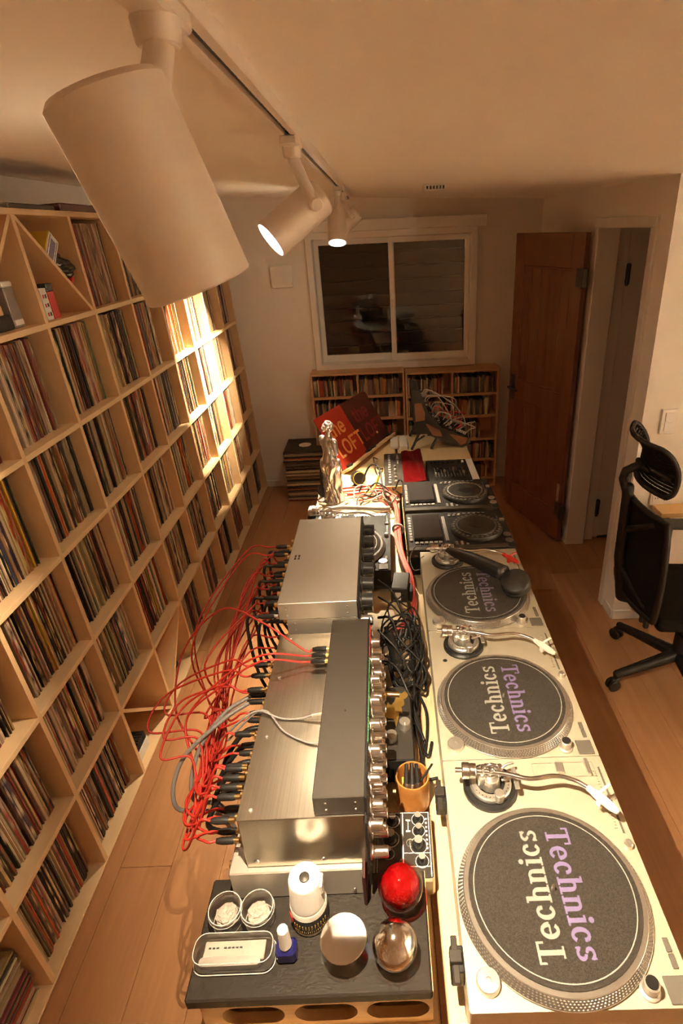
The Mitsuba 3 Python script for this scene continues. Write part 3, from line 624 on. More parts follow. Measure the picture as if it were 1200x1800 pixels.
    part(a, 'gimbal', cat(torus((*B, .055), .017, .0035, (0, 1, 0), 28, 8), box(B[0] - .006, B[0] + .006, B[1] - .009, B[1] + .009, .046, .064, .002), box(B[0] - .022, B[0] - .014, B[1] - .006, B[1] + .006, .040, .070, .002), box(B[0] + .014, B[0] + .022, B[1] - .006, B[1] + .006, .040, .070, .002)), 'chrome')
    part(a, 'lift_lever', cat(tube([(B[0] + .02, B[1] + .02, .02), (B[0] + .035, B[1] + .03, .03), (B[0] + .055, B[1] + .036, .032)], .003), tube([(B[0] + .022, B[1] - .005, .03), (B[0] + .045, B[1] - .001, .036), (B[0] + .052, B[1] + .02, .036)], .0028), box(B[0] + .046, B[0] + .056, B[1] - .03, B[1] + .02, .032, .036, .001)), 'satin_metal')
    part(a, 'anti_skate', cyl((B[0] + .012, B[1] - .036, .012), (B[0] + .012, B[1] - .036, .034), .011, bev=.002), 'satin_metal')
    tb = [(B[0] - .02, B[1] - .002, .057), (B[0] + .03, B[1] - .010, .056), (.17, .360, .054), (.225, .366, .052), (.262, .357, .049), (.286, .341, .046)]
    ar = part(t, 'tonearm', tube(tb, .0047, 10), 'chrome', 'chrome S-shaped tonearm', smooth=True)
    bk = np.array([-.985, .06, 0.0]); p0 = np.array([B[0] - .02, B[1] - .002, .057])
    part(ar, 'counterweight', cat(cyl(p0 + bk * .0, p0 + bk * .014, .006), lathe([(0, .012), (.0135, .012), (.015, .014), (.015, .024), (.0135, .026), (.0165, .027), (.0165, .040), (.015, .042), (0, .042)], 28, p0, bk), cyl(p0 + bk * .042, p0 + bk * .056, .006)), 'chrome')
    return t, a, ar
HS = {}
def headshell(t, mat, label, p=(.286, .341, .046), d=(.62, -.78, -.06)):
    d = np.array(d) / np.linalg.norm(d); s_ = np.array([-d[1], d[0], 0]); s_ /= np.linalg.norm(s_); u = np.cross(d, s_); u = u if u[2] > 0 else -u
    global MT
    keep = MT; MT = keep @ basis(p, d, np.cross(u, d), u)
    h = part(t, 'headshell', cat(cyl((-.002, 0, 0), (.014, 0, 0), .0068, bev=.001), extrude([(.012, -.0075), (.030, -.0095), (.052, -.0085), (.066, -.004), (.068, 0), (.066, .004), (.052, .0085), (.030, .0095), (.012, .0075)], .0055, -.0025), extrude([(.024, -.0085), (.034, -.0085), (.034, .0085), (.024, .0085)], .013, -.0155)), mat, label)
    part(h, 'finger_lift', cat(tube([(.020, .009, .0), (.022, .024, .002), (.024, .037, .004)], .0034, 8)), mat)
    part(h, 'stylus', cyl((.052, 0, -.004), (.048, 0, -.012), .003, .001, n=10), 'black_plastic')
    MT = keep
O0 = (.087, .4376)
DEC = [(O0[0] + .0054 * k, O0[1] + .4545 * k) for k in range(3)]
tops = .9203
t, a, ar = turntable(DEC[0], tops, 'silver turntable nearest the camera with white cartridge headshell', ht=.1100)
headshell(ar, 'white_plastic', 'white headshell')
rs = part(t, 'headshell_well', cat(box(.195, .33, .403, .4045, 0, .0012), box(.195, .33, .438, .4395, 0, .0012), box(.195, .1965, .403, .4395, 0, .0012), box(.3285, .33, .403, .4395, 0, .0012)), 'plain_alu')
part(rs, 'holder', box(.245, .262, .41, .436, 0, .008, .001), 'satin_metal'); part(rs, 'holder', box(.31, .318, .402, .442, 0, .010, .001), 'satin_metal')
MT = None
t, a, ar = turntable(DEC[1], tops, 'middle silver turntable with pale translucent headshell', ht=.1100)
headshell(ar, 'white_cable', 'pale headshell')
part(t, 'adapter_hole', cyl((.037, .325, .0), (.037, .325, .0006), .006), 'black_matte')
MT = None
t, a, ar = turntable(DEC[2], tops, 'silver turntable with red headshell and a headphone lying across it', adapter='disc', ht=.1100, lilac='print_lilac_dark')
headshell(ar, 'red_plastic', 'red headshell')
MT = None
t, a, ar = turntable((-.36, 1.715), .905, 'black turntable at the far end of the left desk partly hidden by silver box', body='black_panel', mat=False, adapter='', ht=.0945)
part(t, 'round_button', lathe([(0, 0), (.019, 0), (.019, .004), (.016, .007), (0, .007)], 28, (.325, .055, 0)), 'satin_metal', 'silver round button')
part(t, 'white_button', cat(*[box(.11 + k * .014, .119 + k * .014, .432, .446, 0, .004, .001) for k in range(5)]), 'white_plastic')
part(t, 'fader_strip', cat(box(.20, .335, .430, .446, 0, .0015), *[box(.205 + k * .012, .209 + k * .012, .424, .43, 0, .001) for k in range(11)]), 'satin_metal')
part(t, 'side_print', cat(box(.338, .343, .30, .40, 0, .0008), box(.337, .344, .345, .36, .0008, .006, .001)), 'print_silver')
MT = None
# single-ear stick headphone lying over the third deck
v = thing('headphone', 'black single-ear stick headphone lying across the far silver turntable', 'headphone')
hp0, hp1 = np.array([.215, 1.70, .975]), np.array([.335, 1.535, 1.000])
part(v, 'handle', tube([hp0 - (hp1 - hp0) * .15, hp0, (hp0 + hp1) / 2 + [0, 0, .004], hp1 + [.02, -.02, .0]], np.interp(np.arange(25), [0, 6, 14, 24], [.010, .013, .021, .026]), 14), 'black_plastic', smooth=True)
ax_ = np.array([-.25, -.35, .9]); cc = np.array([.385, 1.487, .985])
part(v, 'ear_cup', lathe([(0, -.012), (.038, -.012), (.046, -.004), (.046, .006), (.040, .014), (0, .018)], 36, cc, ax_), 'black_plastic', smooth=True)
part(v, 'ear_pad', torus(cc - ax_ / np.linalg.norm(ax_) * .016, .034, .013, ax_), 'black_matte', smooth=True)
part(v, 'cord_boot', tube([hp0 - (hp1 - hp0) * .14, hp0 - (hp1 - hp0) * .3 + [0, 0, .004], hp0 - (hp1 - hp0) * .5 + [0, 0, .0]], [.006] * 17, 8), 'black_plastic')

# ------------------------------------------------------------------ two CD media players
def media_player(y0, label, pale_trim):
    global MT
    MT = basis([.062, y0, .92], *np.eye(3))
    t = thing('media_player', label, 'cd player')
    W, D = .405, .306
    part(t, 'body', box(0, W, 0, D, -.1095, 0, .004), 'black_panel'); part(t, 'front_lip', box(.002, W - .03, -.004, .022, -.03, .0045, .002), 'anodised')
    part(t, 'vent_edge', cat(*[box(.02 + k * .02, .034 + k * .02, -.0055, -.003, -.024, -.016) for k in range(18)]), 'grey_cable')
    part(t, 'display', box(.025, .135, .07, .255, .0, .018, .002), 'screen_glass')
    for k in range(9): part(t, 'cue_button', box(.008, .020, .066 + k * .022, .084 + k * .022, 0, .006, .001), 'grey_cable')
    for k in range(6): part(t, 'menu_button', box(.028 + k * .018, .042 + k * .018, .044, .058, 0, .005, .001), 'grey_cable')
    j = (.275, .145)
    jg = part(t, 'jog_wheel', lathe([(0, .0), (.103, 0), (.103, .010), (.098, .016), (.082, .017), (.080, .0205), (0, .0205)], 72, (*j, 0)), 'black_plastic', smooth=40)
    for k in range(30):
        q = 2 * PI * k / 30; part(jg, 'finger_dimple', lathe([(0, .0158), (.0062, .0158), (.0058, .0182), (0, .0175)], 12, (j[0] + .0905 * math.cos(q), j[1] + .0905 * math.sin(q), 0)), 'platter_dark')
    part(jg, 'plate_ring', lathe([(.074, .0206), (.074, .0215), (.079, .0215), (.079, .0206)], 60, (*j, 0)), 'platter_dark' if not pale_trim else 'satin_metal'); part(jg, 'center_display', cyl((*j, .0206), (*j, .0216), .028, n=36), 'black_gloss')  # flag picks satin metal for the ring and play buttons
    part(t, 'needle_strip', box(.146, .160, .06, .26, 0, .004, .001), 'grey_cable')
    for k, (x, y) in enumerate(((.185, .03), (.205, .03), (.225, .03), (.18, .265), (.2, .265), (.22, .27), (.185, .045), (.205, .046))): part(t, 'loop_button', cyl((x, y, 0), (x, y, .005), .006, n=14, bev=.001), 'satin_metal' if k % 2 else 'grey_cable')
    for y in (.045, .09): part(t, 'play_button', cyl((.385, y, 0), (.385, y, .006), .015, n=26, bev=.0015), 'satin_metal' if pale_trim else 'platter_dark')
    s = part(t, 'tempo_slider', box(.386, .390, .15, .28, 0, .001), 'black_gloss'); part(s, 'slider_knob', box(.379, .397, .20, .213, .001, .010, .001), 'satin_metal')
    part(t, 'panel_marks', cat(*[box(.372, .3745, .15 + k * .013, .1512 + k * .013, 0, .0006) for k in range(10)], *[box(.18 + k * .02, .192 + k * .02, .285, .287, 0, .0006) for k in range(8)]), 'print_white')
    MT = None
media_player(1.812, 'nearer of two black media players, beside the red headshell turntable', False)
media_player(2.140, 'farther of two black media players, in front of the synthesizer', True)

# ------------------------------------------------------------------ far end of the desk: drum machine, synthesizer, modular case
zt = .862
v = thing('drum_machine', 'black drum machine with grey buttons at the far left, red film over it', 'drum machine')
part(v, 'case', box(-.022, .19, 2.53, 2.98, ZT + .006, zt, .004), 'anodised'); part(v, 'rim', box(-.024, .192, 2.524, 2.53, ZT + .01, zt + .003, .001), 'birch')
for x in (0, .165):
    for y in (2.56, 2.95): part(v, 'foot', cyl((x, y, ZT + .0005), (x, y, ZT + .006), .012, n=14), 'rubber')
for k in range(12): part(v, 'pad_button', box(.0, .013, 2.56 + k * .033, 2.582 + k * .033, zt, zt + .005, .001), 'grey_cable')
for k in range(5): part(v, 'knob', cyl((.035, 2.57 + k * .05, zt), (.035, 2.57 + k * .05, zt + .014), .008, .007, n=16, bev=.001), 'satin_metal')
part(v, 'fader', cat(box(.048, .056, 2.82, 2.95, zt, zt + .001), box(.044, .06, 2.87, 2.885, zt + .001, zt + .010)), 'grey_cable')
fm = np.array([[.075, 2.545, zt + .006], [.185, 2.545, zt + .018], [.185, 2.975, zt + .020], [.075, 2.975, zt + .010]])
ff = []
for a_ in range(13):
    for b_ in range(15):
        u_, w_ = a_ / 12, b_ / 14; p_ = fm[0] * (1 - u_) * (1 - w_) + fm[1] * u_ * (1 - w_) + fm[2] * u_ * w_ + fm[3] * (1 - u_) * w_; ff.append(p_ + [0, 0, .005 * math.sin(9 * u_ + 3 * w_) * math.sin(5 * w_)])
ff = np.array(ff); nf = len(ff); ff = np.vstack([ff, ff + [0, 0, -.0015]]); fa = []
for a_ in range(12):
    for b_ in range(14):
        i_ = a_ * 15 + b_; fa += [(i_, i_ + 15, i_ + 16), (i_, i_ + 16, i_ + 1), (nf + i_, nf + i_ + 16, nf + i_ + 15), (nf + i_, nf + i_ + 1, nf + i_ + 16)]
whole('plastic_wallet', trimesh.Trimesh(ff, np.array(fa), process=False), 'wallet_red', 'glossy dark red plastic wallet lying on the drum machine', 'wallet', smooth=True)
v = thing('synthesizer', 'black synthesizer with a strip of white keys before the CD shelf', 'synthesizer')
part(v, 'case', box(.204, .462, 2.475, 2.85, ZT + .006, zt, .004), 'black_panel')
for x in (.23, .44):
    for y in (2.5, 2.83): part(v, 'foot', cyl((x, y, ZT + .0005), (x, y, ZT + .006), .012, n=14), 'rubber')
for k in range(16): part(v, 'key', box(.418, .452, 2.49 + k * .0215, 2.5105 + k * .0215, zt, zt + .006, .001), 'white_plastic')
for k in range(10): kf = part(v, 'fader_slot', box(.24 + k * .016, .2425 + k * .016, 2.62, 2.74, zt, zt + .001), 'grey_cable'); part(kf, 'fader_cap', box(.2365 + k * .016, .246 + k * .016, 2.64 + (k * 37 % 80) * .001, 2.655 + (k * 37 % 80) * .001, zt + .001, zt + .012, .001), 'satin_metal' if k % 3 == 0 else 'black_gloss')
for k in range(8): part(v, 'knob', cyl((.23 + k * .022, 2.80, zt), (.23 + k * .022, 2.80, zt + .014), .007, n=14, bev=.001), 'black_plastic')
part(v, 'power_label', box(.385, .405, 2.80, 2.83, zt, zt + .003, .001), 'print_white')
for k in range(12): part(v, 'step_button', box(.226 + k * .015, .237 + k * .015, 2.53, 2.545, zt, zt + .004, .001), 'grey_cable')
for k, (x, y) in enumerate(((.045, 3.27), (.10, 3.25))): whole('paper_sleeve', box(x - .025, x + .022, y - .09, y + .09, ZT + .0008, ZT + .018 + .008 * k, .002), 'paper', ('white paper packet left of the modular case', 'white paper packet close beside the modular case foot')[k], 'packet')
# modular synthesizer in an angled black frame with brown side cheeks, its patch cables hanging loose
v = thing('modular_synthesizer', 'angled black modular synthesizer frame with brown cheeks and white cables', 'modular synthesizer')
def cheek(y):
    O = [(.150, 1.175), (.200, 1.160), (.255, 1.02), (.33, .935), (.485, .868), (.500, .845), (.455, .812), (.36, .838), (.235, .905), (.168, .905)]
    return sg.Polygon(O)
def xz(poly, y0, th): m = extrude(poly, th); return place(m, basis([0, y0 + th, 0], [1, 0, 0], [0, 0, 1], [0, -1, 0]))
holes = [sg.Polygon([(.172, 1.09), (.205, 1.09), (.225, 1.03), (.222, .99), (.175, .985)]), sg.Polygon([(.235, .965), (.31, .925), (.325, .885), (.275, .895)]), sg.Polygon([(.375, .895), (.475, .866), (.468, .838), (.44, .826)])]
for y in (3.16, 3.40):
    g = cheek(y)
    for h_ in holes: g = g.difference(h_.buffer(.004))
    c = part(v, 'cheek_frame', xz(g, y, .014), 'black_plastic')
    for h_ in holes: part(c, 'cheek_panel', xz(h_.buffer(.005), y + .004, .006), 'tan_mesh')
part(v, 'leg', cat(tube([(.19, 3.167, .905), (.165, 3.165, .85), (.145, 3.16, ZT + .001)], .008), tube([(.30, 3.167, .88), (.275, 3.16, .84), (.262, 3.155, ZT + .001)], .008), tube([(.17, 3.162, .86), (.225, 3.165, .895)], .006)), 'black_plastic')
part(v, 'leg', cat(tube([(.19, 3.407, .905), (.165, 3.405, .85), (.145, 3.40, ZT + .001)], .008), tube([(.30, 3.407, .88), (.275, 3.40, .84), (.262, 3.395, ZT + .001)], .008)), 'black_plastic')
FA = [((.198, 1.15), (.252, 1.02)), ((.255, 1.015), (.33, .935)), ((.335, .93), (.485, .866))]
for (a_, b_) in FA:
    m = extrude([(a_[0], a_[1]), (b_[0], b_[1]), (b_[0] - .012, b_[1] - .012), (a_[0] - .012, a_[1] - .012)], .226)
    f_ = part(v, 'face_panel', place(m, basis([0, 3.40, 0], [1, 0, 0], [0, 0, 1], [0, -1, 0])), 'black_panel')
    d_ = np.array([b_[0] - a_[0], 0, b_[1] - a_[1]]); n_ = np.array([-d_[2], 0, d_[0]]); n_ /= np.linalg.norm(n_)
    for k in range(6):
        for q in (.3, .7):
            o_ = np.array([a_[0], 3.19 + k * .036, a_[1]]) + d_ * q; part(f_, 'knob', cyl(o_, o_ + n_ * .014, .008, .006, n=12), 'grey_cable' if k % 2 else 'black_gloss')
for k in range(5): part(v, 'slider_cap', box(.415 + k * .012, .421 + k * .012, 3.18, 3.21, .905 - k * .0055, .918 - k * .0055, .001), 'white_plastic')
R2 = random.Random(5)
for k in range(15):
    q0, q1 = R2.random(), R2.random()
    def onface(q): return np.interp(q, [0, .45, 1], [.215, .30, .46]), np.interp(q, [0, .45, 1], [1.12, .975, .885])
    (xa, za), (xb, zb) = onface(q0), onface(q1); ya, yb = R2.uniform(3.17, 3.39), R2.uniform(3.17, 3.39); b_ = R2.uniform(.05, .14)
    mid = [((xa + xb) / 2 + b_ * R2.uniform(.5, 1), (ya + yb) / 2 + R2.uniform(-.05, .05), (za + zb) / 2 + b_ * R2.uniform(-.1, .8))]
    whole('patch_cable', tube([(xa, ya, za), (xa + .035, ya, za + .03), *mid, (xb + .035, yb, zb + .03), (xb, yb, zb)], .0035, 7), 'patch_grey' if k % 5 else 'red_cable', '%s patch cable looping out of the modular synthesizer' % ('white' if k % 5 else 'red'), 'cable', '%s patch cables on the modular synthesizer' % ('white' if k % 5 else 'red'), smooth=True)

# ------------------------------------------------------------------ record sleeves on a display stand, statue
bo = np.array([-.242, 2.845, .828]); uu = np.array([.419, .908, 0]); uu /= np.linalg.norm(uu); nn = np.array([.908, -.419, 0]); nn /= np.linalg.norm(nn); th_ = math.radians(31)
up_ = math.cos(th_) * np.array([0, 0, 1.0]) - math.sin(th_) * nn
MT = basis(bo, uu, up_, np.cross(uu, up_))
LW, LH = .30, .318
def loft(x0, base, ink, label):
    v = thing('record_album', label, 'record')
    part(v, 'sleeve', box(x0, x0 + LW - .001, 0, LH, -.005, 0, .001), base)
    part(v, 'lettering', cat(place(meshkit.text_mesh('the', .085, .0006, True), basis([x0 + .055, .175, .0002], [1, 0, 0], [0, 1, 0], [0, 0, 1])), place(meshkit.text_mesh('LOFT', .085, .0006, True), basis([x0 + .035, .055, .0002], [1, 0, 0], [0, 1, 0], [0, 0, 1]))), ink, 'large lettering the LOFT')
    return v
loft(0, 'loft_red', 'loft_orange', 'bright red record sleeve lettered in orange leaning behind the statue')
v = loft(LW, 'loft_dark', 'loft_letter', 'dark red record sleeve with faint lettering leaning beside the bright red one')
part(v, 'back_sleeve', box(LW + .03, LW + .335, -.002, LH - .008, -.014, -.0055, .001), 'loft_dark')
v = thing('display_stand', 'tan wooden stand with black clips under the red record sleeves', 'stand')
part(v, 'ledge', box(-.01, 2 * LW + .01, -.016, -.001, -.02, .045, .003), 'birch'); part(v, 'back_rail', box(.02, 2 * LW - .02, -.01, .16, -.034, -.016, .002), 'birch')
for x in (.03, .27, .33, .56): part(v, 'clip', box(x, x + .018, -.001, .014, .004, .042, .003), 'black_plastic')
MT = None
part(v, 'prop', cat(*[bone(bo + uu * s_ - nn * .03 + np.array([0, 0, .05]), .008, np.array([*(bo + uu * s_ - nn * .14)[:2], ZT + .009]), .008) for s_ in (.08, .5)]), 'birch'); part(v, 'foot', cat(*[cyl((*(bo + uu * s_ + nn * .015)[:2], ZT + .0005), (*(bo + uu * s_ + nn * .01)[:2], .816), .012, n=14) for s_ in (.04, .3, .56)]), 'black_plastic')

def statue():
    v = thing('statue', 'chrome armless classical female statue standing on the desk before the red sleeve', 'statue')
    S = .445 / 2.04
    def P(x, y, z): return np.array([x, y, z])
    J = m3.Manifold
    body = []
    # torso (x to the right of the figure's front view, y forward)
    body += [bone(P(.00, 0, 1.02), .17, P(.02, 0, 1.20), .135), bone(P(.02, 0, 1.20), .135, P(.0, .01, 1.38), .155), bone(P(-.10, .0, 1.46), .10, P(.10, .0, 1.44), .10), bone(P(.0, .01, 1.38), .15, P(.0, 0, 1.50), .11),
             bone(P(-.075, .09, 1.36), .065, P(-.075, .10, 1.35), .06), bone(P(.075, .09, 1.35), .065, P(.075, .10, 1.34), .06),
             bone(P(-.17, 0, 1.50), .075, P(-.19, .02, 1.36), .055), bone(P(.17, 0, 1.48), .075, P(.20, .02, 1.22), .052), bone(P(0, 0, 1.50), .07, P(.015, .02, 1.66), .058)]
    hd = [bone(P(.02, .04, 1.74), .085, P(.02, .055, 1.80), .09), bone(P(.02, .07, 1.71), .055, P(.02, .09, 1.68), .032), bone(P(.02, .125, 1.755), .018, P(.02, .135, 1.735), .016)]
    hips = [bone(P(-.09, 0, .96), .15, P(.09, 0, .98), .15), bone(P(-.08, 0, .95), .16, P(-.06, .10, .52), .12), bone(P(.09, 0, .95), .16, P(.12, .02, .45), .125), bone(P(-.06, .10, .52), .12, P(-.08, .02, .12), .10), bone(P(.12, .02, .45), .125, P(.13, 0, .10), .13), bone(P(0, 0, .12), .17, P(.02, 0, .55), .16)]
    m = J.batch_boolean(body + hd + hips, m3.OpType.Add).refine_to_length(.028)
    mm = cat(m); mm.merge_vertices(); trimesh.smoothing.filter_taubin(mm, iterations=12)
    z = mm.vertices[:, 2]; n = mm.vertex_normals; an = np.arctan2(mm.vertices[:, 1], mm.vertices[:, 0])
    dr_ = np.clip((1.02 - z) / .12, 0, 1); f = np.sin(an * 13 + 7 * np.sin(z * 3.5 + an)) + .7 * np.sin(an * 7 - z * 16)
    mm.vertices += n * (f * .021 * dr_)[:, None]
    hair = J.batch_boolean([bone(P(.02, -.02, 1.80), .095, P(.02, .015, 1.84), .085), bone(P(.02, -.10, 1.78), .055, P(.02, -.12, 1.76), .05), bone(P(-.055, .03, 1.80), .04, P(-.045, -.03, 1.74), .04), bone(P(.095, .03, 1.80), .04, P(.085, -.03, 1.74), .04)], m3.OpType.Add).refine_to_length(.025)
    hm = cat(hair); hm.merge_vertices(); trimesh.smoothing.filter_taubin(hm, iterations=6); hm.vertices += hm.vertex_normals * (.008 * np.sin(hm.vertices[:, 2] * 120 + hm.vertices[:, 0] * 60))[:, None]
    drape = [tube([(-.20, .06, 1.00), (-.08, .17, .97), (.08, .17, .99), (.2, .05, 1.03), (.2, -.08, 1.02)], .042, 10), tube([(.16, .12, 1.0), (.12, .19, .8), (.06, .2, .5), (.04, .17, .2)], .03, 10), tube([(-.12, .16, .95), (-.02, .22, .7), (.10, .17, .4), (.17, .14, .15)], .026, 10)]
    base = extrude(rrect(-.27, .27, -.22, .24, .05), .075, 0)
    rot = math.radians(-40); c_, s_ = math.cos(rot), math.sin(rot)
    global MT
    MT = basis([-.275, 2.48, ZT + .001], [c_ * S, s_ * S, 0], [-s_ * S, c_ * S, 0], [0, 0, S])
    part(v, 'figure', mm, 'statue_chrome', smooth=True); part(v, 'hair', hm, 'statue_chrome', smooth=True); part(v, 'drapery', cat(*drape), 'statue_chrome', smooth=True); part(v, 'base', base, 'statue_chrome')
    MT = None
statue()
# ------------------------------------------------------------------ riser and the mixer stack on the left desk
ZR = .9195
MT = None
v = thing('riser', 'black textured plywood riser with oval front slots at the near desk end', 'riser')
part(v, 'top_slab', box(-.362, .0325, .468, .655, ZR - .024, ZR, .003), 'vinyl_black')
fp_ = sg.box(-.345, ZT + .001, .0335, ZR - .0245)
for x in (-.262, -.142, -.024): fp_ = fp_.difference(sg.LineString([(x - .026, (ZT + ZR - .024) / 2), (x + .026, (ZT + ZR - .024) / 2)]).buffer(.0255))
fr = place(extrude(fp_, .016), basis([0, .491, 0], [1, 0, 0], [0, 0, 1], [0, -1, 0]))
part(v, 'front_panel', fr, 'ply_edge'); part(v, 'side_panel', box(-.345, -.331, .4915, .655, ZT + .001, ZR - .0245, .001), 'vinyl_black'); part(v, 'side_panel', box(.0195, .0335, .4915, .655, ZT + .001, ZR - .0245, .001), 'ply_edge')
part(v, 'back_panel', box(-.331, .0195, .641, .655, ZT + .001, ZR - .0245), 'black_matte'); part(v, 'side_edge', box(.0326, .0340, .469, .655, ZR - .024, ZR - .001), 'ply_edge')
def screw(p, d, r=.0035): return lathe([(0, 0), (r, 0), (r * .8, r * .5), (0, r * .7)], 12, p, d)
# low silver unit
v = thing('amplifier', 'low silver metal amplifier box under the large silver mixer, standing on the riser', 'amplifier')
part(v, 'case', box(-.315, -.077, .618, 1.10, ZR + .001, .992, .002), 'plain_alu'); part(v, 'bracket', box(-.078, -.0765, .60, 1.115, ZR - .02, 1.0), 'anodised'); part(v, 'face_plate', box(-.0765, -.072, .598, 1.117, .915, 1.0, .001), 'loft_dark', 'face plate painted dark red for a reddish reflection')  # dark red of the plate stands for a reddish reflection
for x in (-.285, -.095): part(v, 'screw', screw((x, .618, .935), (0, -1, 0)), 'chrome')
for k in range(6): part(v, 'socket', cyl((-.315, .66 + k * .07, .955), (-.328, .66 + k * .07, .955), .006, n=12), 'brass')
for x, y in ((-.30, .70), (-.30, 1.06), (-.09, .70), (-.09, 1.06)): part(v, 'foot', cyl((x, y, ZT + .001) if y > .7 else (x, .64, ZR + .0002), (x, y, ZR + .002) if y > .7 else (x, .64, ZR + .0012), .012, n=14), 'rubber')
# large silver mixer with rows of silver knobs on its right face
v = thing('mixer', 'large brushed silver rotary mixer with rows of chrome knobs on its right face', 'mixer')
ZM0, ZM1 = .993, 1.120
part(v, 'case', box(-.283, -.067, .628, 1.108, ZM0, ZM1, .002), 'brushed_alu')
part(v, 'lid', box(-.2835, -.0665, .6275, 1.1085, ZM1 - .001, ZM1 + .0012, .0006), 'brushed_alu')
fpn = part(v, 'face_plate', box(-.0665, -.062, .612, 1.118, .955, ZM1 + .004, .001), 'black_panel', 'black front plate')
for x in (-.262, -.145): part(v, 'screw', screw((x, .628, ZM0 + .018), (0, -1, 0), .004), 'chrome')
for x, y in ((-.262, .645), (-.262, .80), (-.262, .96), (-.255, 1.09), (-.115, 1.09)): part(v, 'screw', screw((x, y, ZM1 + .0012), (0, 0, 1), .0042), 'satin_metal')
def knob(parent, p, r, L, mat='chrome'):
    return part(parent, 'knob', lathe([(0, 0), (r * 1.12, 0), (r * 1.12, .003), (r * .9, .005), (r * .86, L - .0015), (r * .78, L), (0, L)], 22, p, (1, 0, 0)), mat)
for k in range(13):
    y = .632 + k * .0365
    knob(v, (-.062, y, 1.090), .0112, .026); knob(v, (-.062, y + .018, 1.056), .0095, .030); knob(v, (-.062, y, 1.016), .0115, .032)
    part(v, 'mark', cat(*[cbox(-.0617, y + .017 * math.cos(q), 1.012 + .017 * math.sin(q), .0006, .0015, .0015) for q in np.linspace(-.8, 3.9, 9)]), 'print_white')
part(v, 'jack_plug', cat(cyl((-.062, .985, 1.035), (-.03, .985, 1.035), .010, bev=.001), cyl((-.03, .985, 1.035), (.002, .983, 1.034), .0065, .006)), 'brass')
for k in range(10):
    for z in (1.03, 1.085): part(v, 'socket', cyl((-.283, .66 + k * .044, z), (-.297, .66 + k * .044, z), .0058, n=12), 'brass')
# black isolator on top
v = thing('isolator', 'long black metal unit lying on top of the silver mixer', 'audio unit')
ZI0, ZI1 = ZM1 + .0018, 1.166
part(v, 'case', box(-.151, -.064, .630, 1.100, ZI0, ZI1, .0015), 'anodised'); part(v, 'face_plate', box(-.064, -.0605, .626, 1.104, ZI0 - .0, ZI1 + .001, .001), 'black_panel')
part(v, 'meter_strip', cat(*[box(-.0606, -.0592, .74 + k * .0075, .7455 + k * .0075, ZI1 - .004, ZI1 + .0005) for k in range(30)]), 'green_led', 'green meter strip'); part(v, 'red_meter', cat(*[box(-.0606, -.0592, .97 + k * .0075, .9755 + k * .0075, ZI1 - .004, ZI1 + .0005) for k in range(14)]), 'red_plastic', 'red meter strip')
for k in range(4): part(v, 'screw', screw((-.13 + (k % 2) * .05, .630, ZI0 + .014 + (k // 2) * .016), (0, -1, 0), .002), 'satin_metal')
part(v, 'lid_screw', screw((-.105, .815, ZI1), (0, 0, 1), .002), 'black_gloss')
for k in range(7): knob(v, (-.0605, .68 + k * .06, ZI0 + .022), .010, .022)
# three silver units further on
UN = [('topmost silver unit of the far stack with black knobs', 1.150, 1.199, -.285), ('middle silver unit of the far stack', 1.102, 1.1495, -.268), ('lowest silver unit of the far stack', 1.054, 1.1015, -.262)]
for lab, z0, z1, x0 in UN:
    v = thing('audio_unit', lab, 'audio unit')
    part(v, 'case', box(x0, -.091, 1.128 if z1 > 1.15 else 1.131, 1.568, z0 + .0005, z1, .0015), 'plain_alu'); part(v, 'face_plate', box(-.091, -.086, 1.122, 1.575, z0 + .0005, z1, .001), 'black_panel')
    for x in (x0 + .02, -.115):
        for dz in (.014, .034): part(v, 'screw', screw((x, 1.1275 if z1 > 1.15 else 1.1305, z0 + dz), (0, -1, 0), .003), 'satin_metal')
    if z1 > 1.19:
        for k in range(6): knob(v, (-.086, 1.165 + k * .072, (z0 + z1) / 2), .019, .034, 'black_plastic')
        part(v, 'lid_mark', cat(*[cbox(-.268 + (k % 2) * .010, 1.335 + (k // 2) * .013, z1 + .0003, .005, .009, .0006) for k in range(4)]), 'print_black')
    else:
        for k in range(8): knob(v, (-.086, 1.15 + k * .053, (z0 + z1) / 2), .012, .028, 'black_gloss' if k % 2 else 'satin_metal')
    for k in range(8): part(v, 'socket', cyl((x0, 1.16 + k * .045, (z0 + z1) / 2), (x0 - .014, 1.16 + k * .045, (z0 + z1) / 2), .0058, n=12), 'brass')
v = thing('equipment_rack', 'black equipment rack standing on the desk under the silver units', 'rack')
part(v, 'shelf', box(-.262, -.092, 1.13, 1.56, 1.035, 1.0535, .002), 'black_matte')
for x, y in ((-.25, 1.15), (-.105, 1.15), (-.25, 1.54), (-.105, 1.54)): part(v, 'post', box(x - .011, x + .011, y - .011, y + .011, ZT + .001, 1.035), 'black_matte')
part(v, 'rear_panel', box(-.262, -.256, 1.13, 1.56, ZT + .03, 1.035), 'black_matte'); part(v, 'side_panel', box(-.26, -.094, 1.131, 1.136, ZT + .03, 1.035), 'black_matte')
for k in range(9): part(v, 'control_knob', lathe([(0, 0), (.012, 0), (.010, .02), (0, .021)], 16, (-.092, 1.16 + k * .047, 1.0 - .04 * (k % 3)), (1, 0, 0)), 'satin_metal' if k % 2 else 'black_gloss')
part(v, 'front_panel', box(-.097, -.092, 1.14, 1.555, ZT + .03, 1.035), 'black_panel')

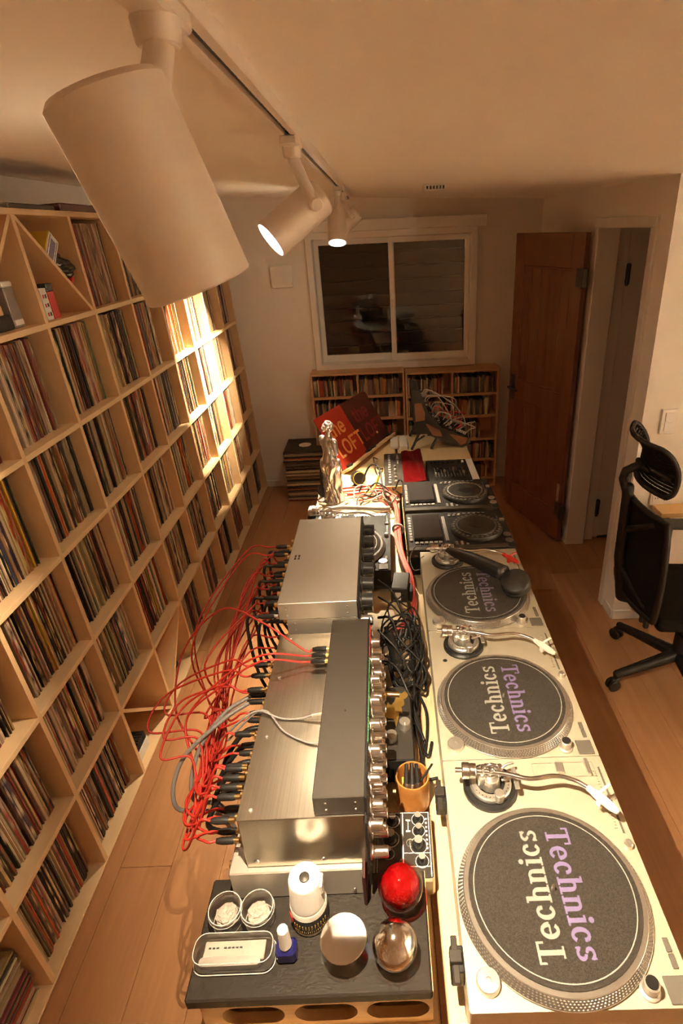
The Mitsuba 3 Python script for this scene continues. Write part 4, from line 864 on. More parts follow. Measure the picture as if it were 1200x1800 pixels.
# ------------------------------------------------------------------ objects on the riser
def tub(x, y, lab):
    v = thing('plastic_tub', lab, 'tub')
    part(v, 'shell', lathe([(0, .0), (.0235, 0), (.026, .002), (.0275, .028), (.029, .029), (.029, .033), (.027, .0335), (.025, .0335), (.0245, .005), (0, .004)], 40, (x, y, ZR + .0005)), 'clear_glass', smooth=40)
    lid = part(v, 'lid', lathe([(0, .0345), (.0245, .0345), (.0285, .0342), (.0285, .038), (.025, .040), (0, .0405)], 40, (x, y, ZR + .0005)), 'clear_glass', smooth=40)
    g = trimesh.creation.icosphere(3, 1.0); f = meshkit.fbm(g.vertices * 3.1 + x * 100, 3, 2)[:, None]; g.vertices = g.vertices * (.6 + .7 * f) * [.019, .019, .0115] + [x, y, ZR + .0185]
    part(v, 'contents', g, 'dull_card', 'crumpled pale contents', smooth=False)
    part(v, 'rim', cat(torus((x, y, ZR + .0395), .0275, .0009, n=40, k=6), torus((x, y, ZR + .0315), .0288, .0007, n=40, k=6), torus((x, y, ZR + .002), .0245, .0008, n=40, k=6)), 'rim_glint')  # added rings paint the glinting edges of the clear tub
tub(-.318, .582, 'left one of two small round clear plastic tubs on the riser'); tub(-.262, .583, 'right one of two small round clear plastic tubs on the riser')
v = thing('plastic_case', 'clear rounded plastic case with printed label at the riser edge', 'case')
cx, cy = -.292, .5265; g0 = rrect(cx - .066, cx + .066, cy - .0235, cy + .0235, .018)
sh_ = m3.Manifold(m3.Mesh(np.array(extrude(g0, .030).vertices, np.float32), np.array(extrude(g0, .030).faces, np.uint32))) if 0 else None
part(v, 'base_flange', extrude(rrect(cx - .068, cx + .068, cy - .0255, cy + .0255, .019), .003, ZR + .0006), 'clear_glass')
part(v, 'cover', cat(extrude(g0.difference(g0.buffer(-.0018)), .024, ZR + .0038), extrude(g0.buffer(-.0004), .0018, ZR + .0280)), 'clear_glass')
part(v, 'insert_card', box(cx - .052, cx + .05, cy - .010, cy + .018, ZR + .008, ZR + .014, .001), 'dull_card'); part(v, 'metal_tool', extrude(rrect(cx - .056, cx + .045, cy - .019, cy - .006, .006), .010, ZR + .006), 'satin_metal')
part(v, 'print_lines', cat(*[box(cx - .045 + k * .0065, cx - .0405 + k * .0065, cy + .006, cy + .0085, ZR + .0141, ZR + .0145) for k in range(9) if k != 3]), 'print_black')
def outline(g, z, r): return tube([(px_, py_, z) for px_, py_ in g.exterior.coords], r, 6, smooth_path=False, caps=False)
part(v, 'rim', cat(outline(rrect(cx - .068, cx + .068, cy - .0255, cy + .0255, .019), ZR + .003, .001), outline(g0.buffer(-.001), ZR + .0295, .0009)), 'rim_glint')  # added outlines paint the glinting edges of the clear case
v = thing('nail_polish_bottle', 'dark blue nail polish bottle with white cap on the riser', 'bottle')
part(v, 'glass', box(-.222, -.188, .513, .540, ZR + .0005, ZR + .030, .005), 'blue_polish'); part(v, 'neck', cyl((-.205, .5265, ZR + .0295), (-.205, .5265, ZR + .033), .009), 'satin_metal'); part(v, 'cap', lathe([(0, .0332), (.0105, .0332), (.0088, .075), (.0075, .077), (0, .0772)], 28, (-.205, .5265, ZR)), 'white_plastic')
v = thing('cleaner_bottle', 'tall bottle with white cap and dark label on the riser', 'bottle')
bx, by = -.172, .583
part(v, 'bottle', lathe([(0, 0), (.030, 0), (.032, .003), (.032, .052), (.029, .058), (.0, .058)], 40, (bx, by, ZR + .0005)), 'paper', smooth=40)
part(v, 'label', lathe([(.0322, .010), (.0326, .010), (.0326, .044), (.0322, .044)], 40, (bx, by, ZR)), 'print_black', 'black printed label')
part(v, 'label_text', cat(*[cbox(bx + .0329 * math.cos(q), by + .0329 * math.sin(q), ZR + .028, .0015, .0015, .008) for q in np.linspace(-2.3, -.5, 12)], *[cbox(bx + .0329 * math.cos(q), by + .0329 * math.sin(q), ZR + .016, .001, .002, .003) for q in np.linspace(-2.3, -.5, 18)]), 'gold')
part(v, 'red_stripe', cat(*[cbox(bx + .033 * math.cos(q), by + .033 * math.sin(q), ZR + .036, .002, .002, .012) for q in np.linspace(-2.75, -2.45, 5)]), 'red_plastic')
cp = part(v, 'cap', lathe([(0, .0585), (.0305, .0585), (.0305, .062), (.0275, .112), (.0262, .115), (.014, .1155), (.012, .113), (0, .113)], 40, (bx, by, ZR)), 'white_plastic', smooth=40)
part(cp, 'nozzle', lathe([(0, .1132), (.0085, .1132), (.0085, .1165), (.004, .118), (0, .118)], 24, (bx, by, ZR)), 'anodised'); part(cp, 'trigger_tab', box(bx + .022, bx + .030, by - .012, by + .012, ZR + .085, ZR + .108, .002), 'white_plastic')
# flat-topped record weight, polished egg, red ball
wx, wy = -.1085, .527
v = thing('record_weight', 'mirror polished record weight with flat round top on a clear disc', 'record weight')
part(v, 'disc', lathe([(0, 0), (.042, 0), (.0425, .0015), (.042, .003), (0, .003)], 48, (wx, wy, ZR + .0005)), 'clear_glass'); part(v, 'cone', lathe([(0, .0037), (.015, .0037), (.019, .012), (.036, .038), (.0385, .043), (0, .043)], 56, (wx, wy, ZR)), 'mirror', smooth=30); part(v, 'top', lathe([(0, .0431), (.0375, .0431), (.0382, .0436), (.0375, .0442), (0, .0442)], 56, (wx, wy, ZR)), 'mirror')
ox, oy = -.0245, .518
v = thing('polished_egg', 'polished chrome egg standing on a clear ring at the riser corner', 'ornament')
part(v, 'egg', lathe([(1e-10 if q in (0, 24) else .0365 * math.sin(PI * q / 24) * (1 - .10 * math.cos(PI * q / 24 + PI)), .0385 - .0345 * math.cos(PI * q / 24)) for q in range(25)], 48, (ox, oy, ZR + .001)), 'mirror', smooth=True); part(v, 'ring', lathe([(.018, 0), (.041, 0), (.0415, .002), (.036, .006), (.022, .009), (.018, .006), (.018, 0)], 48, (ox, oy, ZR + .0005)), 'clear_glass', smooth=40)
v = thing('glass_ball', 'red transparent glass ball beside the effects pedal', 'glass ball')
gc = (-.012, .602, ZR + .0475); b = trimesh.creation.icosphere(5, .0395); b.apply_translation(gc); part(v, 'ball', b, 'red_glass', smooth=True); co = trimesh.creation.icosphere(3, 1.0); co.vertices = co.vertices * (.86 + .16 * meshkit.fbm(co.vertices * 3.4, 3, 9)[:, None]) * .0355 + np.array(gc); part(v, 'core', co, 'red_core', 'deep red core', smooth=True)
sq = m3.Manifold.cube([.03, .03, .03], True); part(v, 'inclusion', cat(*[place(trimesh.creation.icosphere(1, .0016 + .0006 * (k % 3)), trimesh.transformations.translation_matrix([gc[0] + .024 * math.cos(k * 2.4) * ((k % 5) / 5 + .1), gc[1] + .024 * math.sin(k * 2.4) * ((k % 5) / 5 + .1), gc[2] - .018 + .0022 * (k % 9)])) for k in range(26)]), 'red_cable'); part(v, 'ring', lathe([(.016, 0), (.026, 0), (.027, .003), (.022, .0085), (.019, .0078), (.016, .004), (.016, 0)], 40, (gc[0], gc[1], ZR + .0006)), 'clear_glass', smooth=40)

# ------------------------------------------------------------------ on the desk between mixer and turntables
v = thing('effects_pedal', 'silver edged black effects pedal with white print and small knobs', 'effects pedal')
MT = basis([-.0655, .672, ZT], *np.eye(3)) @ trimesh.transformations.rotation_matrix(-.02, [0, 0, 1])
part(v, 'case', box(0, .121, 0, .145, .0008, .052, .005), 'gold_paint'); part(v, 'face', extrude(rrect(.003, .1175, .004, .142, .004), .0015, .052), 'anodised')
part(v, 'printed_lines', cat(*[box(a, b, c, d, .0536, .0541) for a, b, c, d in ((.058, .0605, .006, .14), (.1135, .1155, .006, .14), (.0605, .1135, .052, .0535), (.0605, .1135, .025, .0265), (.005, .1155, .139, .1405), (.0065, .0075, .006, .139), (.070, .0715, .098, .124), (.066, .0755, .121, .1245), (.066, .0755, .097, .1005), (.017, .0185, .10, .128), (.015, .0205, .098, .101))] + [box(.107, .111, .06 + k * .009, .064 + k * .009, .0536, .0541) for k in range(8)]), 'print_white')
for x, y, r, big in ((.038, .122, .0105, 0), (.034, .083, .0125, 1), (.092, .124, .0095, 0), (.093, .099, .0095, 0), (.091, .068, .0125, 1), (.097, .036, .0095, 0), (.03, .052, .008, 0)):
    k = part(v, 'knob', lathe([(0, 0), (r * 1.1, 0), (r * 1.1, .002), (r * .85, .004), (r * .72, .016 + .004 * big), (0, .017 + .004 * big)], 22, (x, y, .0535)), 'black_gloss'); part(k, 'cap', cyl((x, y, .0705 + .004 * big), (x, y, .0712 + .004 * big), r * .68, n=20), 'satin_metal')
    part(v, 'dial_ring', torus((x, y, .0537), r * 1.38, .0007, (0, 0, 1), 28, 5), 'print_white')
part(v, 'toggle', cat(torus((.074, .074, .0537), .0075, .0009, (0, 0, 1), 24, 5), cyl((.074, .074, .0535), (.075, .076, .0625), .0024, .002, n=10)), 'satin_metal')
MT = None
v = thing('wooden_cup', 'turned wooden cup holding phono cartridges beside the effects pedal', 'cup')
cu = (.0225, .876); CH = .088
part(v, 'cup', lathe([(0, .001), (.036, .001), (.0385, .006), (.0385, .03), (.0385, CH - .004), (.0375, CH), (.0345, CH), (.0335, CH - .004), (.033, .012), (0, .010)], 56, (*cu, ZT)), 'cup_wood', smooth=35)
for k, (dx, dy, tx, ty) in enumerate(((-.014, -.012, -.012, .014), (-.001, -.015, .0, .016), (.012, -.011, .010, .013))):
    p0 = np.array([cu[0] + dx, cu[1] + dy, ZT + .078]); p1 = np.array([cu[0] + tx, cu[1] + ty, ZT + .108]); w = thing('phono_cartridge', ('left', 'middle', 'right')[k] + ' one of three black phono cartridges with chrome plug in the wooden cup', 'cartridge')
    part(w, 'body', cyl(p0, p1, .0062, .004, n=14), 'black_plastic'); d_ = (p0 - p1) / np.linalg.norm(p0 - p1); part(w, 'plug', lathe([(0, 0), (.0078, 0), (.0082, .003), (.0082, .010), (.006, .012), (.0055, .018), (0, .019)], 20, p0, d_), 'chrome'); part(w, 'pins', cat(*[cyl(p0 + d_ * .018 + np.array([a_, b_, 0]), p0 + d_ * .022 + np.array([a_, b_, 0]), .0008, n=6) for a_ in (-.002, .002) for b_ in (-.001, .002)]), 'gold')
whole('pencil', cyl((cu[0] + .004, cu[1] - .012, ZT + .055), (cu[0] + .046, cu[1] + .008, ZT + .112), .003, .0024, n=8), 'black_matte', 'thin dark stick leaning over the rim of the wooden cup', 'stick'); whole('guitar_pick', cbox(cu[0] - .021, cu[1] + .004, ZT + .062, .006, .014, .02, .002), 'yellow_plastic', 'small orange tag inside the wooden cup', 'tag')
v = thing('effects_box', 'dark metal effects box with gold emblem and two silver knobs', 'effects box')
part(v, 'case', box(-.048, .032, .925, 1.16, ZT + .002, .888, .003), 'black_panel'); part(v, 'face', box(-.045, .029, .928, 1.157, .888, .8895, .0006), 'grey_face')
em = [(-.4, .35), (-.28, .62), (-.18, .50), (-.05, .62), (.02, .85), (.10, .98), (.20, .90), (.34, 1.0), (.46, .86), (.36, .72), (.28, .70), (.30, .50), (.18, .42), (.22, .2), (.10, .25), (.06, .0), (-.02, -.25), (-.10, .02), (-.30, .05), (-.42, .20)]
part(v, 'emblem', place(extrude([(x * .075, y * .095) for x, y in em], .0012), basis([-.008, 1.045, .8896], [1, 0, 0], [0, 1, 0], [0, 0, 1])), 'gold', 'gold emblem')
for x, y in ((-.022, .985), (.012, 1.022)):
    k = part(v, 'knob', lathe([(0, 0), (.015, 0), (.0145, .016), (.0135, .018), (0, .018)], 28, (x, y, .8896)), 'satin_metal'); part(k, 'pointer', cbox(x, y - .009, .9079, .002, .010, .0006), 'print_white')
part(v, 'side_knob', cat(*[cyl((-.03 + .03 * k, .925, .85), (-.03 + .03 * k, .905, .85), .011, bev=.001) for k in range(2)]), 'black_gloss')
v = thing('power_adapter', 'black power adapter block with small label between the units and turntables', 'power adapter')
MT = basis([-.012, 1.645, ZT + .001], *np.eye(3)) @ trimesh.transformations.rotation_matrix(-.12, [0, 0, 1])
part(v, 'block', box(0, .062, 0, .105, 0, .062, .004), 'black_plastic'); part(v, 'end_block', box(.063, .080, .005, .1, 0, .05, .004), 'black_plastic'); part(v, 'label', box(.016, .036, -.0008, .0002, .012, .044), 'paper')
MT = None
# white cables strip of things behind: multi-plug on the far turntable
v = thing('multi_plug', 'white cube plug lying on the black turntable beside the white hose', 'plug')
part(v, 'cube', box(-.352, -.318, 2.155, 2.20, .9055, .94, .006), 'white_plastic'); part(v, 'prong', cat(*[box(-.318, -.305, 2.17 + k * .012, 2.173 + k * .012, .915, .925) for k in range(2)]), 'satin_metal')
whole('white_hose', tube([(-.30, 2.185, .918), (-.22, 2.215, .915), (-.14, 2.20, .917), (-.05, 2.185, .917), (.0, 2.18, .917)], .0105, 12), 'white_cable', 'thick white cable lying along the far edge of the black turntable', 'cable', smooth=True)
v = thing('travel_clock', 'small round black device with a pale face behind the cables by the statue', 'device')
part(v, 'body', cyl((-.165, 2.70, .845), (-.15, 2.655, .858), .036, n=36, bev=.004), 'black_plastic'); part(v, 'face', cyl((-.1498, 2.6545, .8583), (-.1494, 2.6533, .8587), .03, n=36), 'screen_glass'); part(v, 'rim', torus((-.1496, 2.654, .8585), .0325, .0025, (.3, -.9, .26)), 'yellow_plastic'); part(v, 'foot', box(-.185, -.13, 2.665, 2.72, ZT + .0008, .818, .002), 'black_plastic')
v = thing('headphones', 'black headphones hanging at the left of the statue', 'headphones')
hc = np.array([-.318, 2.60, .906])
part(v, 'headband', tube([hc + np.array([.01 * math.cos(q) - .0, .05 * math.cos(q), .075 * math.sin(q)]) for q in np.linspace(-.3, PI + .3, 12)], .011, 10), 'black_plastic', smooth=True)
for s_ in (-1, 1): part(v, 'ear_cup', lathe([(0, -.012), (.034, -.012), (.038, 0), (.034, .014), (0, .016)], 30, hc + np.array([0, .055 * s_, -.055]), (0.2, s_, .1)), 'black_matte')
# ------------------------------------------------------------------ cables
RC = random.Random(21)
def rca(tip, d, name_parent, mat='black_plastic', metal='satin_metal', L=.042):
    tip = np.asarray(tip, float); d = np.asarray(d, float); d = d / np.linalg.norm(d)
    part(name_parent, 'plug', lathe([(0, .010), (.0062, .010), (.0066, .013), (.0066, L - .010), (.0045, L), (0, L)], 14, tip, d), mat, smooth=40)
    part(name_parent, 'collar', lathe([(0, 0), (.0048, 0), (.0048, .0105), (0, .0105)], 14, tip, d), metal)
    return tip + d * L
def plugged_cable(mid, a, da, b, db, r, mat, label, grp, pm_='black_plastic', metal='brass'):
    v = thing('audio_cable', label, 'cable', grp)
    pa = rca(a, da, v, pm_, metal) if da is not None else np.asarray(a, float); pb = rca(b, db, v, pm_, metal) if db is not None else np.asarray(b, float)
    pts = [pa] + ([pa + np.asarray(da) * .02] if da is not None else []) + [np.asarray(m, float) for m in mid] + ([pb + np.asarray(db) * .02] if db is not None else []) + [pb]
    part(v, 'lead', tube(pts, r, 7, 8), mat, smooth=True)
    return v
LFT = np.array([-1.0, 0, 0])
G1 = 'red leads running down the back of the silver mixer'
ORD = 'first second third fourth fifth sixth seventh eighth ninth tenth eleventh twelfth thirteenth fourteenth fifteenth sixteenth seventeenth eighteenth'.split()
RL = 'red braided lead behind the far silver stack, upper plug %s from the near end'
low_y = [.655, .672, .700, .717, .765, .782, .842, .862, .93, .95]
# bundle: from the far stack back down to the sockets of the large mixer
for k in range(18):
    z0 = (1.125, 1.078, 1.03)[k % 3] if k > 1 else 1.175
    ya = 1.17 + .022 * (k % 17); xa = -.30 if z0 > 1.05 else -.276
    if k < 2: ya = 1.40 + .045 * k; xa = -.299
    yb = low_y[k % 10]; zb = 1.03 if k % 2 else 1.085 if k > 9 else 1.03
    j = lambda s: RC.uniform(-s, s)
    if k < 2: mid = [(-.44, ya + .02, 1.15), (-.56, ya - .16, 1.00 + .02 * k), (-.53, 1.18, .86), (-.43, 1.02, .90), (-.41, .86, .96), (-.40, yb + .05, 1.0)]
    else: mid = [(-.38 + j(.015), ya - .03, z0 + .015 + j(.01)), (-.445 + j(.03), ya - .15 + j(.03), z0 - .06 + j(.02)), (-.445 + j(.018), 1.03 + j(.03), .93 + j(.02)), (-.43 + j(.018), .87 + j(.02), .94 + j(.02)), (-.425 + j(.016), yb + .05, .975 + j(.012)), (-.40 + j(.012), yb + .005, 1.005)]
    plugged_cable(mid, (xa, ya, z0), LFT, (-.297, yb, zb), LFT, .0024, 'red_cable', RL % ORD[(16, 17)[k] if k < 2 else k - 2], G1)
# wide loops at the far sockets of the large mixer
for k, (yb, zb, out, yl) in enumerate(((1.045, 1.085, -.52, 1.0), (1.01, 1.085, -.54, .95), (.985, 1.06, -.50, .93), (.965, 1.085, -.49, .88))):
    mid = [(-.40, yb + .01, zb + .01), (out, yb - .01, 1.05), (out - .02, yl - .03, 1.02), (-.45, yl - .02, 1.0), (-.42, yl - .12, .96), (-.42, .78, .965), (-.39, .70 + .02 * k, 1.0)]
    plugged_cable(mid, (-.297, yb, zb), LFT, (-.297, .70 + .02 * k, 1.085), LFT, .0024, 'red_cable', 'red lead in a wide loop left of the silver mixer, %s plug from far end' % ORD[k], 'wide red loops left of the mixer')
# three leads over the mixer lid into the back of the black unit
for k in range(3):
    y = .985 + .020 * k; mid = ([(-.30, .97 + .02 * k, 1.162), (-.40, .96 + .03 * k, 1.10), (-.48, .94, 1.03), (-.45, .86, .97)] if k < 2 else [(-.31, 1.06, 1.20), (-.42, 1.13, 1.19), (-.52, 1.10, 1.10), (-.53, 1.0, 1.0), (-.45, .90, .95)])
    plugged_cable(mid, (-.151, y, 1.142), LFT, (-.42, .80 + .01 * k, .95), None, .0024, 'red_cable', 'red lead crossing the silver lid into the black unit, %s of three' % ('nearest', 'middle', 'farthest')[k], None, 'black_gloss', 'gold')
# grey and black leads behind the mixer
for k, (yy, off) in enumerate(((.99, 0), (.97, .03))):
    v = thing('grey_lead', 'thick grey cable bending down behind the silver mixer, %s one' % ('upper', 'lower')[k], 'cable')
    part(v, 'lead', tube([(-.34, yy, 1.045), (-.40, yy - .04, 1.03), (-.45 - off, yy - .10, .98), (-.46 - off, yy - .15, .90), (-.42, yy - .10, ZT - .02), (-.40, yy - .08, .5)], .0048, 9), 'grey_cable', smooth=True); rca((-.297, yy, 1.045), LFT, v, 'black_plastic', 'brass', .05)
for k in range(4):
    y = .80 + .045 * k
    whole('power_cable', tube([(-.285, y, 1.0), (-.35, y - .01, 1.0), (-.40, y - .04, .93), (-.37, y - .02, .87), (-.30, y + .02, ZT + .0085)], .0058, 8), 'black_plastic', 'black cable dropping behind the silver mixer to the desk, %s from the near end' % ORD[k], 'cable', 'black cables behind the mixer', smooth=True)
v = thing('signal_lead', 'thin dark lead with bare metal tip lying across the silver lid', 'cable')
part(v, 'lead', tube([(-.38, .86, 1.05), (-.32, .855, 1.115), (-.285, .86, 1.1285), (-.24, .842, 1.1245), (-.20, .838, 1.126), (-.175, .838, 1.134)], .0024, 7), 'grey_cable', smooth=True); part(v, 'tip', cyl((-.176, .838, 1.134), (-.1515, .838, 1.138), .003), 'satin_metal')
whole('ground_wire', tube([(-.36, .85, 1.06), (-.30, .86, 1.120), (-.27, .86, 1.1255), (-.23, .81, 1.1245), (-.18, .78, 1.1245), (-.1515, .775, 1.128)], .0022, 7), 'grey_cable', 'thin grey wire curving over the silver lid to the black unit', 'wire', smooth=True)
for k in range(9):
    z0 = (1.125, 1.078)[k % 2]; y = 1.16 + .04 * k
    v = thing('black_lead', 'black lead plugged into the back of the far silver stack, %s from the near end' % ORD[k], 'cable', 'black leads behind the far silver stack')
    e = rca((-.299 if z0 > 1.1 else -.282, y + .02, z0), LFT, v, 'black_plastic', 'satin_metal', .05); part(v, 'lead', tube([e, e + [-.03, -.01, -.01], (-.36, y - .02, .96), (-.31, y - .01, ZT + .01 + .008 * (k % 3))], .0042, 7), 'black_plastic', smooth=True)
# the black tangle between the far stack and the turntables
for k in range(15):
    c = np.array([.022 + RC.uniform(-.02, .02), 1.35 + RC.uniform(-.12, .12), ZT + .03]); R_ = RC.uniform(.04, .10); a0 = RC.uniform(0, 6.3); pts = []; ec = RC.uniform(.45, 1.0); st_ = RC.uniform(.6, 1.1); n_ = RC.choice([6, 8, 9])
    tilt = RC.uniform(-.5, .5)
    for q in range(n_):
        a = a0 + q * st_; dx, dy = R_ * ec * math.cos(a), R_ * 1.3 * math.sin(a)
        pts.append(c + np.array([dx + RC.uniform(-.008, .008), dy + RC.uniform(-.02, .02), .03 + tilt * dx + RC.uniform(-.025, .045)]))
    pts = [np.array([min(max(p[0], -.045), .076), p[1], max(p[2], ZT + .006)]) for p in pts]
    whole('tangled_cable', tube(pts, RC.choice([.002, .0025, .003, .004]), 7, 7), 'black_plastic', 'black cable in the tangle between the silver units and turntables', 'cable', 'tangled black cables beside the turntables', smooth=True)
for k in range(5):
    y0 = 1.52 - .085 * k + RC.uniform(-.02, .02); e = RC.uniform(-.03, .03)
    whole('tangled_cable', tube([(-.05, y0, 1.0 - .02 * (k % 3)), (-.005 + e * .3, y0 - .04, .985 - .02 * (k % 2)), (.03 + e * .8, y0 - .09 - e, .93), (.055 - e, 1.25 + e * 1.5, .885), (.045 + e * .5, 1.16 + e, .85), (.05 - e * .4, 1.06 + e, ZT + .012)], RC.choice([.003, .004]), 7), 'black_plastic', 'black cable hanging from the far units into the tangle, %s from the far end' % ORD[k], 'cable', 'black cables hanging beside the far units', smooth=True)
for k, p in enumerate(([(.045, 1.20, .85), (.072, 1.12, .83), (.064, 1.02, ZT + .006), (.048, .97, ZT + .006), (.058, .93, ZT + .006), (.085, .93, ZT + .006)], [(.04, 1.16, .84), (.055, 1.05, ZT + .006), (.066, .99, ZT + .006), (.080, 1.03, ZT + .012)], [(.038, 1.08, ZT + .02), (.05, 1.01, ZT + .006), (.055, .95, ZT + .006), (.050, .92, ZT + .006)])):
    whole('thin_lead', tube(p, .0036, 7), 'black_plastic', ('long black lead curling on the desk behind the wooden cup', 'black lead bending towards the middle turntable', 'short black lead along the desk gap')[k], 'cable', smooth=True)
v = thing('cable_sleeve', 'thick black cable looped beside the gold emblem box', 'cable'); part(v, 'lead', tube([(-.01, 1.19, .86), (.03, 1.24, .87), (.062, 1.33, .88), (.070, 1.42, .87), (.05, 1.47, .85)], .0085, 10), 'black_plastic', smooth=True)
whole('foil_bag', tube([(-.03, 1.36, .93), (-.012, 1.30, .915), (.0, 1.24, .90), (.006, 1.20, .897)], [.006] * 4 + [.016] * 17 + [.006] * 4, 8), 'black_gloss', 'crumpled glossy dark plastic strip before the tangled cables', 'plastic strip', smooth=True)
for k in range(3): v = thing('jack_connector', 'black plug standing in the cable tangle, %s one' % ('left', 'middle', 'right')[k], 'plug'); part(v, 'barrel', lathe([(0, 0), (.008, 0), (.008, .03), (.005, .05), (0, .05)], 14, (.005 + .022 * k, 1.33 + .03 * k, .885), (.2, .5, .6)), 'black_plastic'); part(v, 'tip', cyl((.005 + .022 * k, 1.33 + .03 * k, .885), np.array([.005 + .022 * k, 1.33 + .03 * k, .885]) - np.array([.2, .5, .6]) * .02, .004), 'satin_metal')
# pale red leads on the far part of the desk
PR = [('pink_cable', .0052), ('pink_cable', .0052), ('red_cable', .0048), ('pink_cable', .005), ('red_cable', .0045)]
for k, (m_, r_) in enumerate(PR):
    o = .0055 * k
    whole('long_lead', tube([(-.15 - .03 * k, 2.47 + .03 * k, ZT + .012 + o * .5), (-.06, 2.50 + .02 * k, ZT + .015 + o), (.0 + o * .4, 2.42 + .01 * k, .86), (.024 + o * .5, 2.22, .88 + o * .3), (.015 + o, 2.02, .88 + .004 * k), (.028 + o * .7, 1.88, .87), (.058 + o * .5, 1.72, .86 + o * .4), (.074 - o * .3, 1.60, .845 + o * .5), (.055 - o, 1.50, .83 + o * .5), (.02 - o * 2, 1.46, ZT + .014 + o * .4)], r_, 8), m_, '%s lead along the desk between black turntable and media players, %s from left' % ('pale red' if m_ == 'pink_cable' else 'deep red', ORD[k]), 'cable', '%s leads beside the media players' % ('pale red' if m_ == 'pink_cable' else 'deep red'), smooth=True)
for k in range(6):
    a = RC.uniform(0, 6); c = np.array([-.12 + .035 * k + RC.uniform(-.02, .02), 2.42 + RC.uniform(-.08, .10), ZT + .03])
    pts = [c + np.array([(.05 + .02 * math.sin(k)) * math.cos(a + q * .9), .055 * math.sin(a + q * .9), .022 + RC.uniform(-.018, .05)]) for q in range(7)]
    m_ = ('grey_cable', 'white_cable', 'black_plastic', 'pink_cable', 'grey_cable', 'black_plastic')[k]
    whole('loose_cable', tube(pts, .0038, 7), m_, ('grey cable looped right behind the white hose', 'white cable looped among the leads by the statue', 'black cable looped among the leads by the statue', 'pale red cable looped among the leads by the statue', 'grey cable looped near the drum machine', 'black cable looped near the drum machine')[k], 'cable', smooth=True)
whole('loose_cable', tube([(-.15, 2.55, .83), (-.10, 2.62, .93), (-.05, 2.58, .95), (-.03, 2.45, .90), (.0, 2.35, .84)], .0042, 8), 'black_plastic', 'black cable arching high in front of the drum machine', 'cable', smooth=True)
whole('loose_cable', tube([(-.03, 2.87, ZT + .006), (-.06, 2.80, .85), (-.08, 2.90, .87), (-.06, 3.02, ZT + .006)], .0036, 8), 'black_plastic', 'thin black cable on the wood left of the drum machine', 'cable', smooth=True)
v = thing('yellow_plug', 'yellow plug with pale tip standing among the cables', 'plug'); part(v, 'barrel', cyl((-.07, 2.54, .86), (-.048, 2.57, .905), .007, .006), 'yellow_plastic'); part(v, 'tip', cyl((-.048, 2.57, .905), (-.042, 2.578, .918), .009, .008), 'white_plastic')
whole('yellow_lead', tube([(-.07, 2.54, .86), (-.10, 2.5, .85), (-.13, 2.53, .84), (-.16, 2.56, ZT + .006)], .0035, 8), 'yellow_plastic', 'yellow lead curling behind the statue base', 'cable', smooth=True)
whole('cable_tie_bundle', torus((.030, 2.05, .885), .022, .0055, (.2, 1, .1), 24, 8), 'white_cable', 'white cable tie round the pale red leads', 'cable tie', smooth=True)
whole('curved_wire', tube([(.092, 1.66, .935), (.070, 1.64, .95), (.062, 1.70, .96), (.085, 1.78, .955), (.11, 1.80, .945)], .002, 7), 'grey_cable', 'thin wire bending over the edge of the far silver turntable', 'wire', smooth=True)
whole('tape_strip', cbox(.155, .4295, .795, .02, .0012, .012), 'paper', 'small torn paper tape on the desk front edge below the turntable', 'tape')

# ------------------------------------------------------------------ side table and office chair at right
v = thing('side_table', 'orange wooden side table against the bright wall behind the chair', 'table')
part(v, 'tabletop', box(1.31, 2.6, 2.405, 2.505, .682, .71, .003), 'side_wood')
for x in (1.35, 2.56):
    for y in (2.43, 2.48): part(v, 'leg', box(x - .012, x + .012, y - .012, y + .012, .0008, .682, .003), 'black_matte')
v = thing('office_chair', 'black mesh office chair with headrest on castors at right', 'chair')
cx, cy = 1.335, 2.075; fa = math.radians(-6)
MT = basis([cx, cy, 0], [math.cos(fa), math.sin(fa), 0], [-math.sin(fa), math.cos(fa), 0], [0, 0, 1])   # local x: the way the sitter faces
for k in range(5):
    q = math.radians(121 + 6 + 72 * k); c_, s_ = math.cos(q), math.sin(q); e = np.array([.32 * c_, .32 * s_, .082])
    lg = part(v, 'base_leg', cat(bone((0.03 * c_, .03 * s_, .125), .030, (e[0], e[1], .088), .019)), 'chair_black', smooth=40)
    part(lg, 'castor', cat(cyl((.335 * c_ - .022 * s_, .335 * s_ + .022 * c_, .0305), (.335 * c_ - .006 * s_, .335 * s_ + .006 * c_, .0305), .03, bev=.004), cyl((.335 * c_ + .022 * s_, .335 * s_ - .022 * c_, .0305), (.335 * c_ + .006 * s_, .335 * s_ - .006 * c_, .0305), .03, bev=.004), cyl((.325 * c_, .325 * s_, .03), (.325 * c_, .325 * s_, .09), .012), bone((.335 * c_, .335 * s_, .052), .017, (.315 * c_, .315 * s_, .06), .015)), 'chair_black', smooth=40)
part(v, 'gas_column', cat(cyl((0, 0, .10), (0, 0, .25), .032, bev=.003), cyl((0, 0, .25), (0, 0, .40), .020)), 'chair_black')
part(v, 'mechanism', cat(box(-.14, .12, -.09, .09, .385, .43, .012)), 'chair_black')
st_ = m3.Manifold.batch_hull([sph((x, y, .452 + (.01 if abs(y) > .1 else 0)), .028) for x in (-.20, .22) for y in (-.215, .215)])
part(v, 'seat', cat(st_), 'mesh_black', smooth=50)
for s_ in (-1, 1): ar = part(v, 'armrest', cat(bone((-.02, .20 * s_, .43), .016, (-.03, .275 * s_, .44), .016), bone((-.03, .275 * s_, .44), .016, (-.03, .28 * s_, .66), .016)), 'chair_black'); part(ar, 'arm_pad', box(-.13, .10, .2775 * s_ - .0425, .2775 * s_ + .0425, .665, .69, .008), 'rubber')
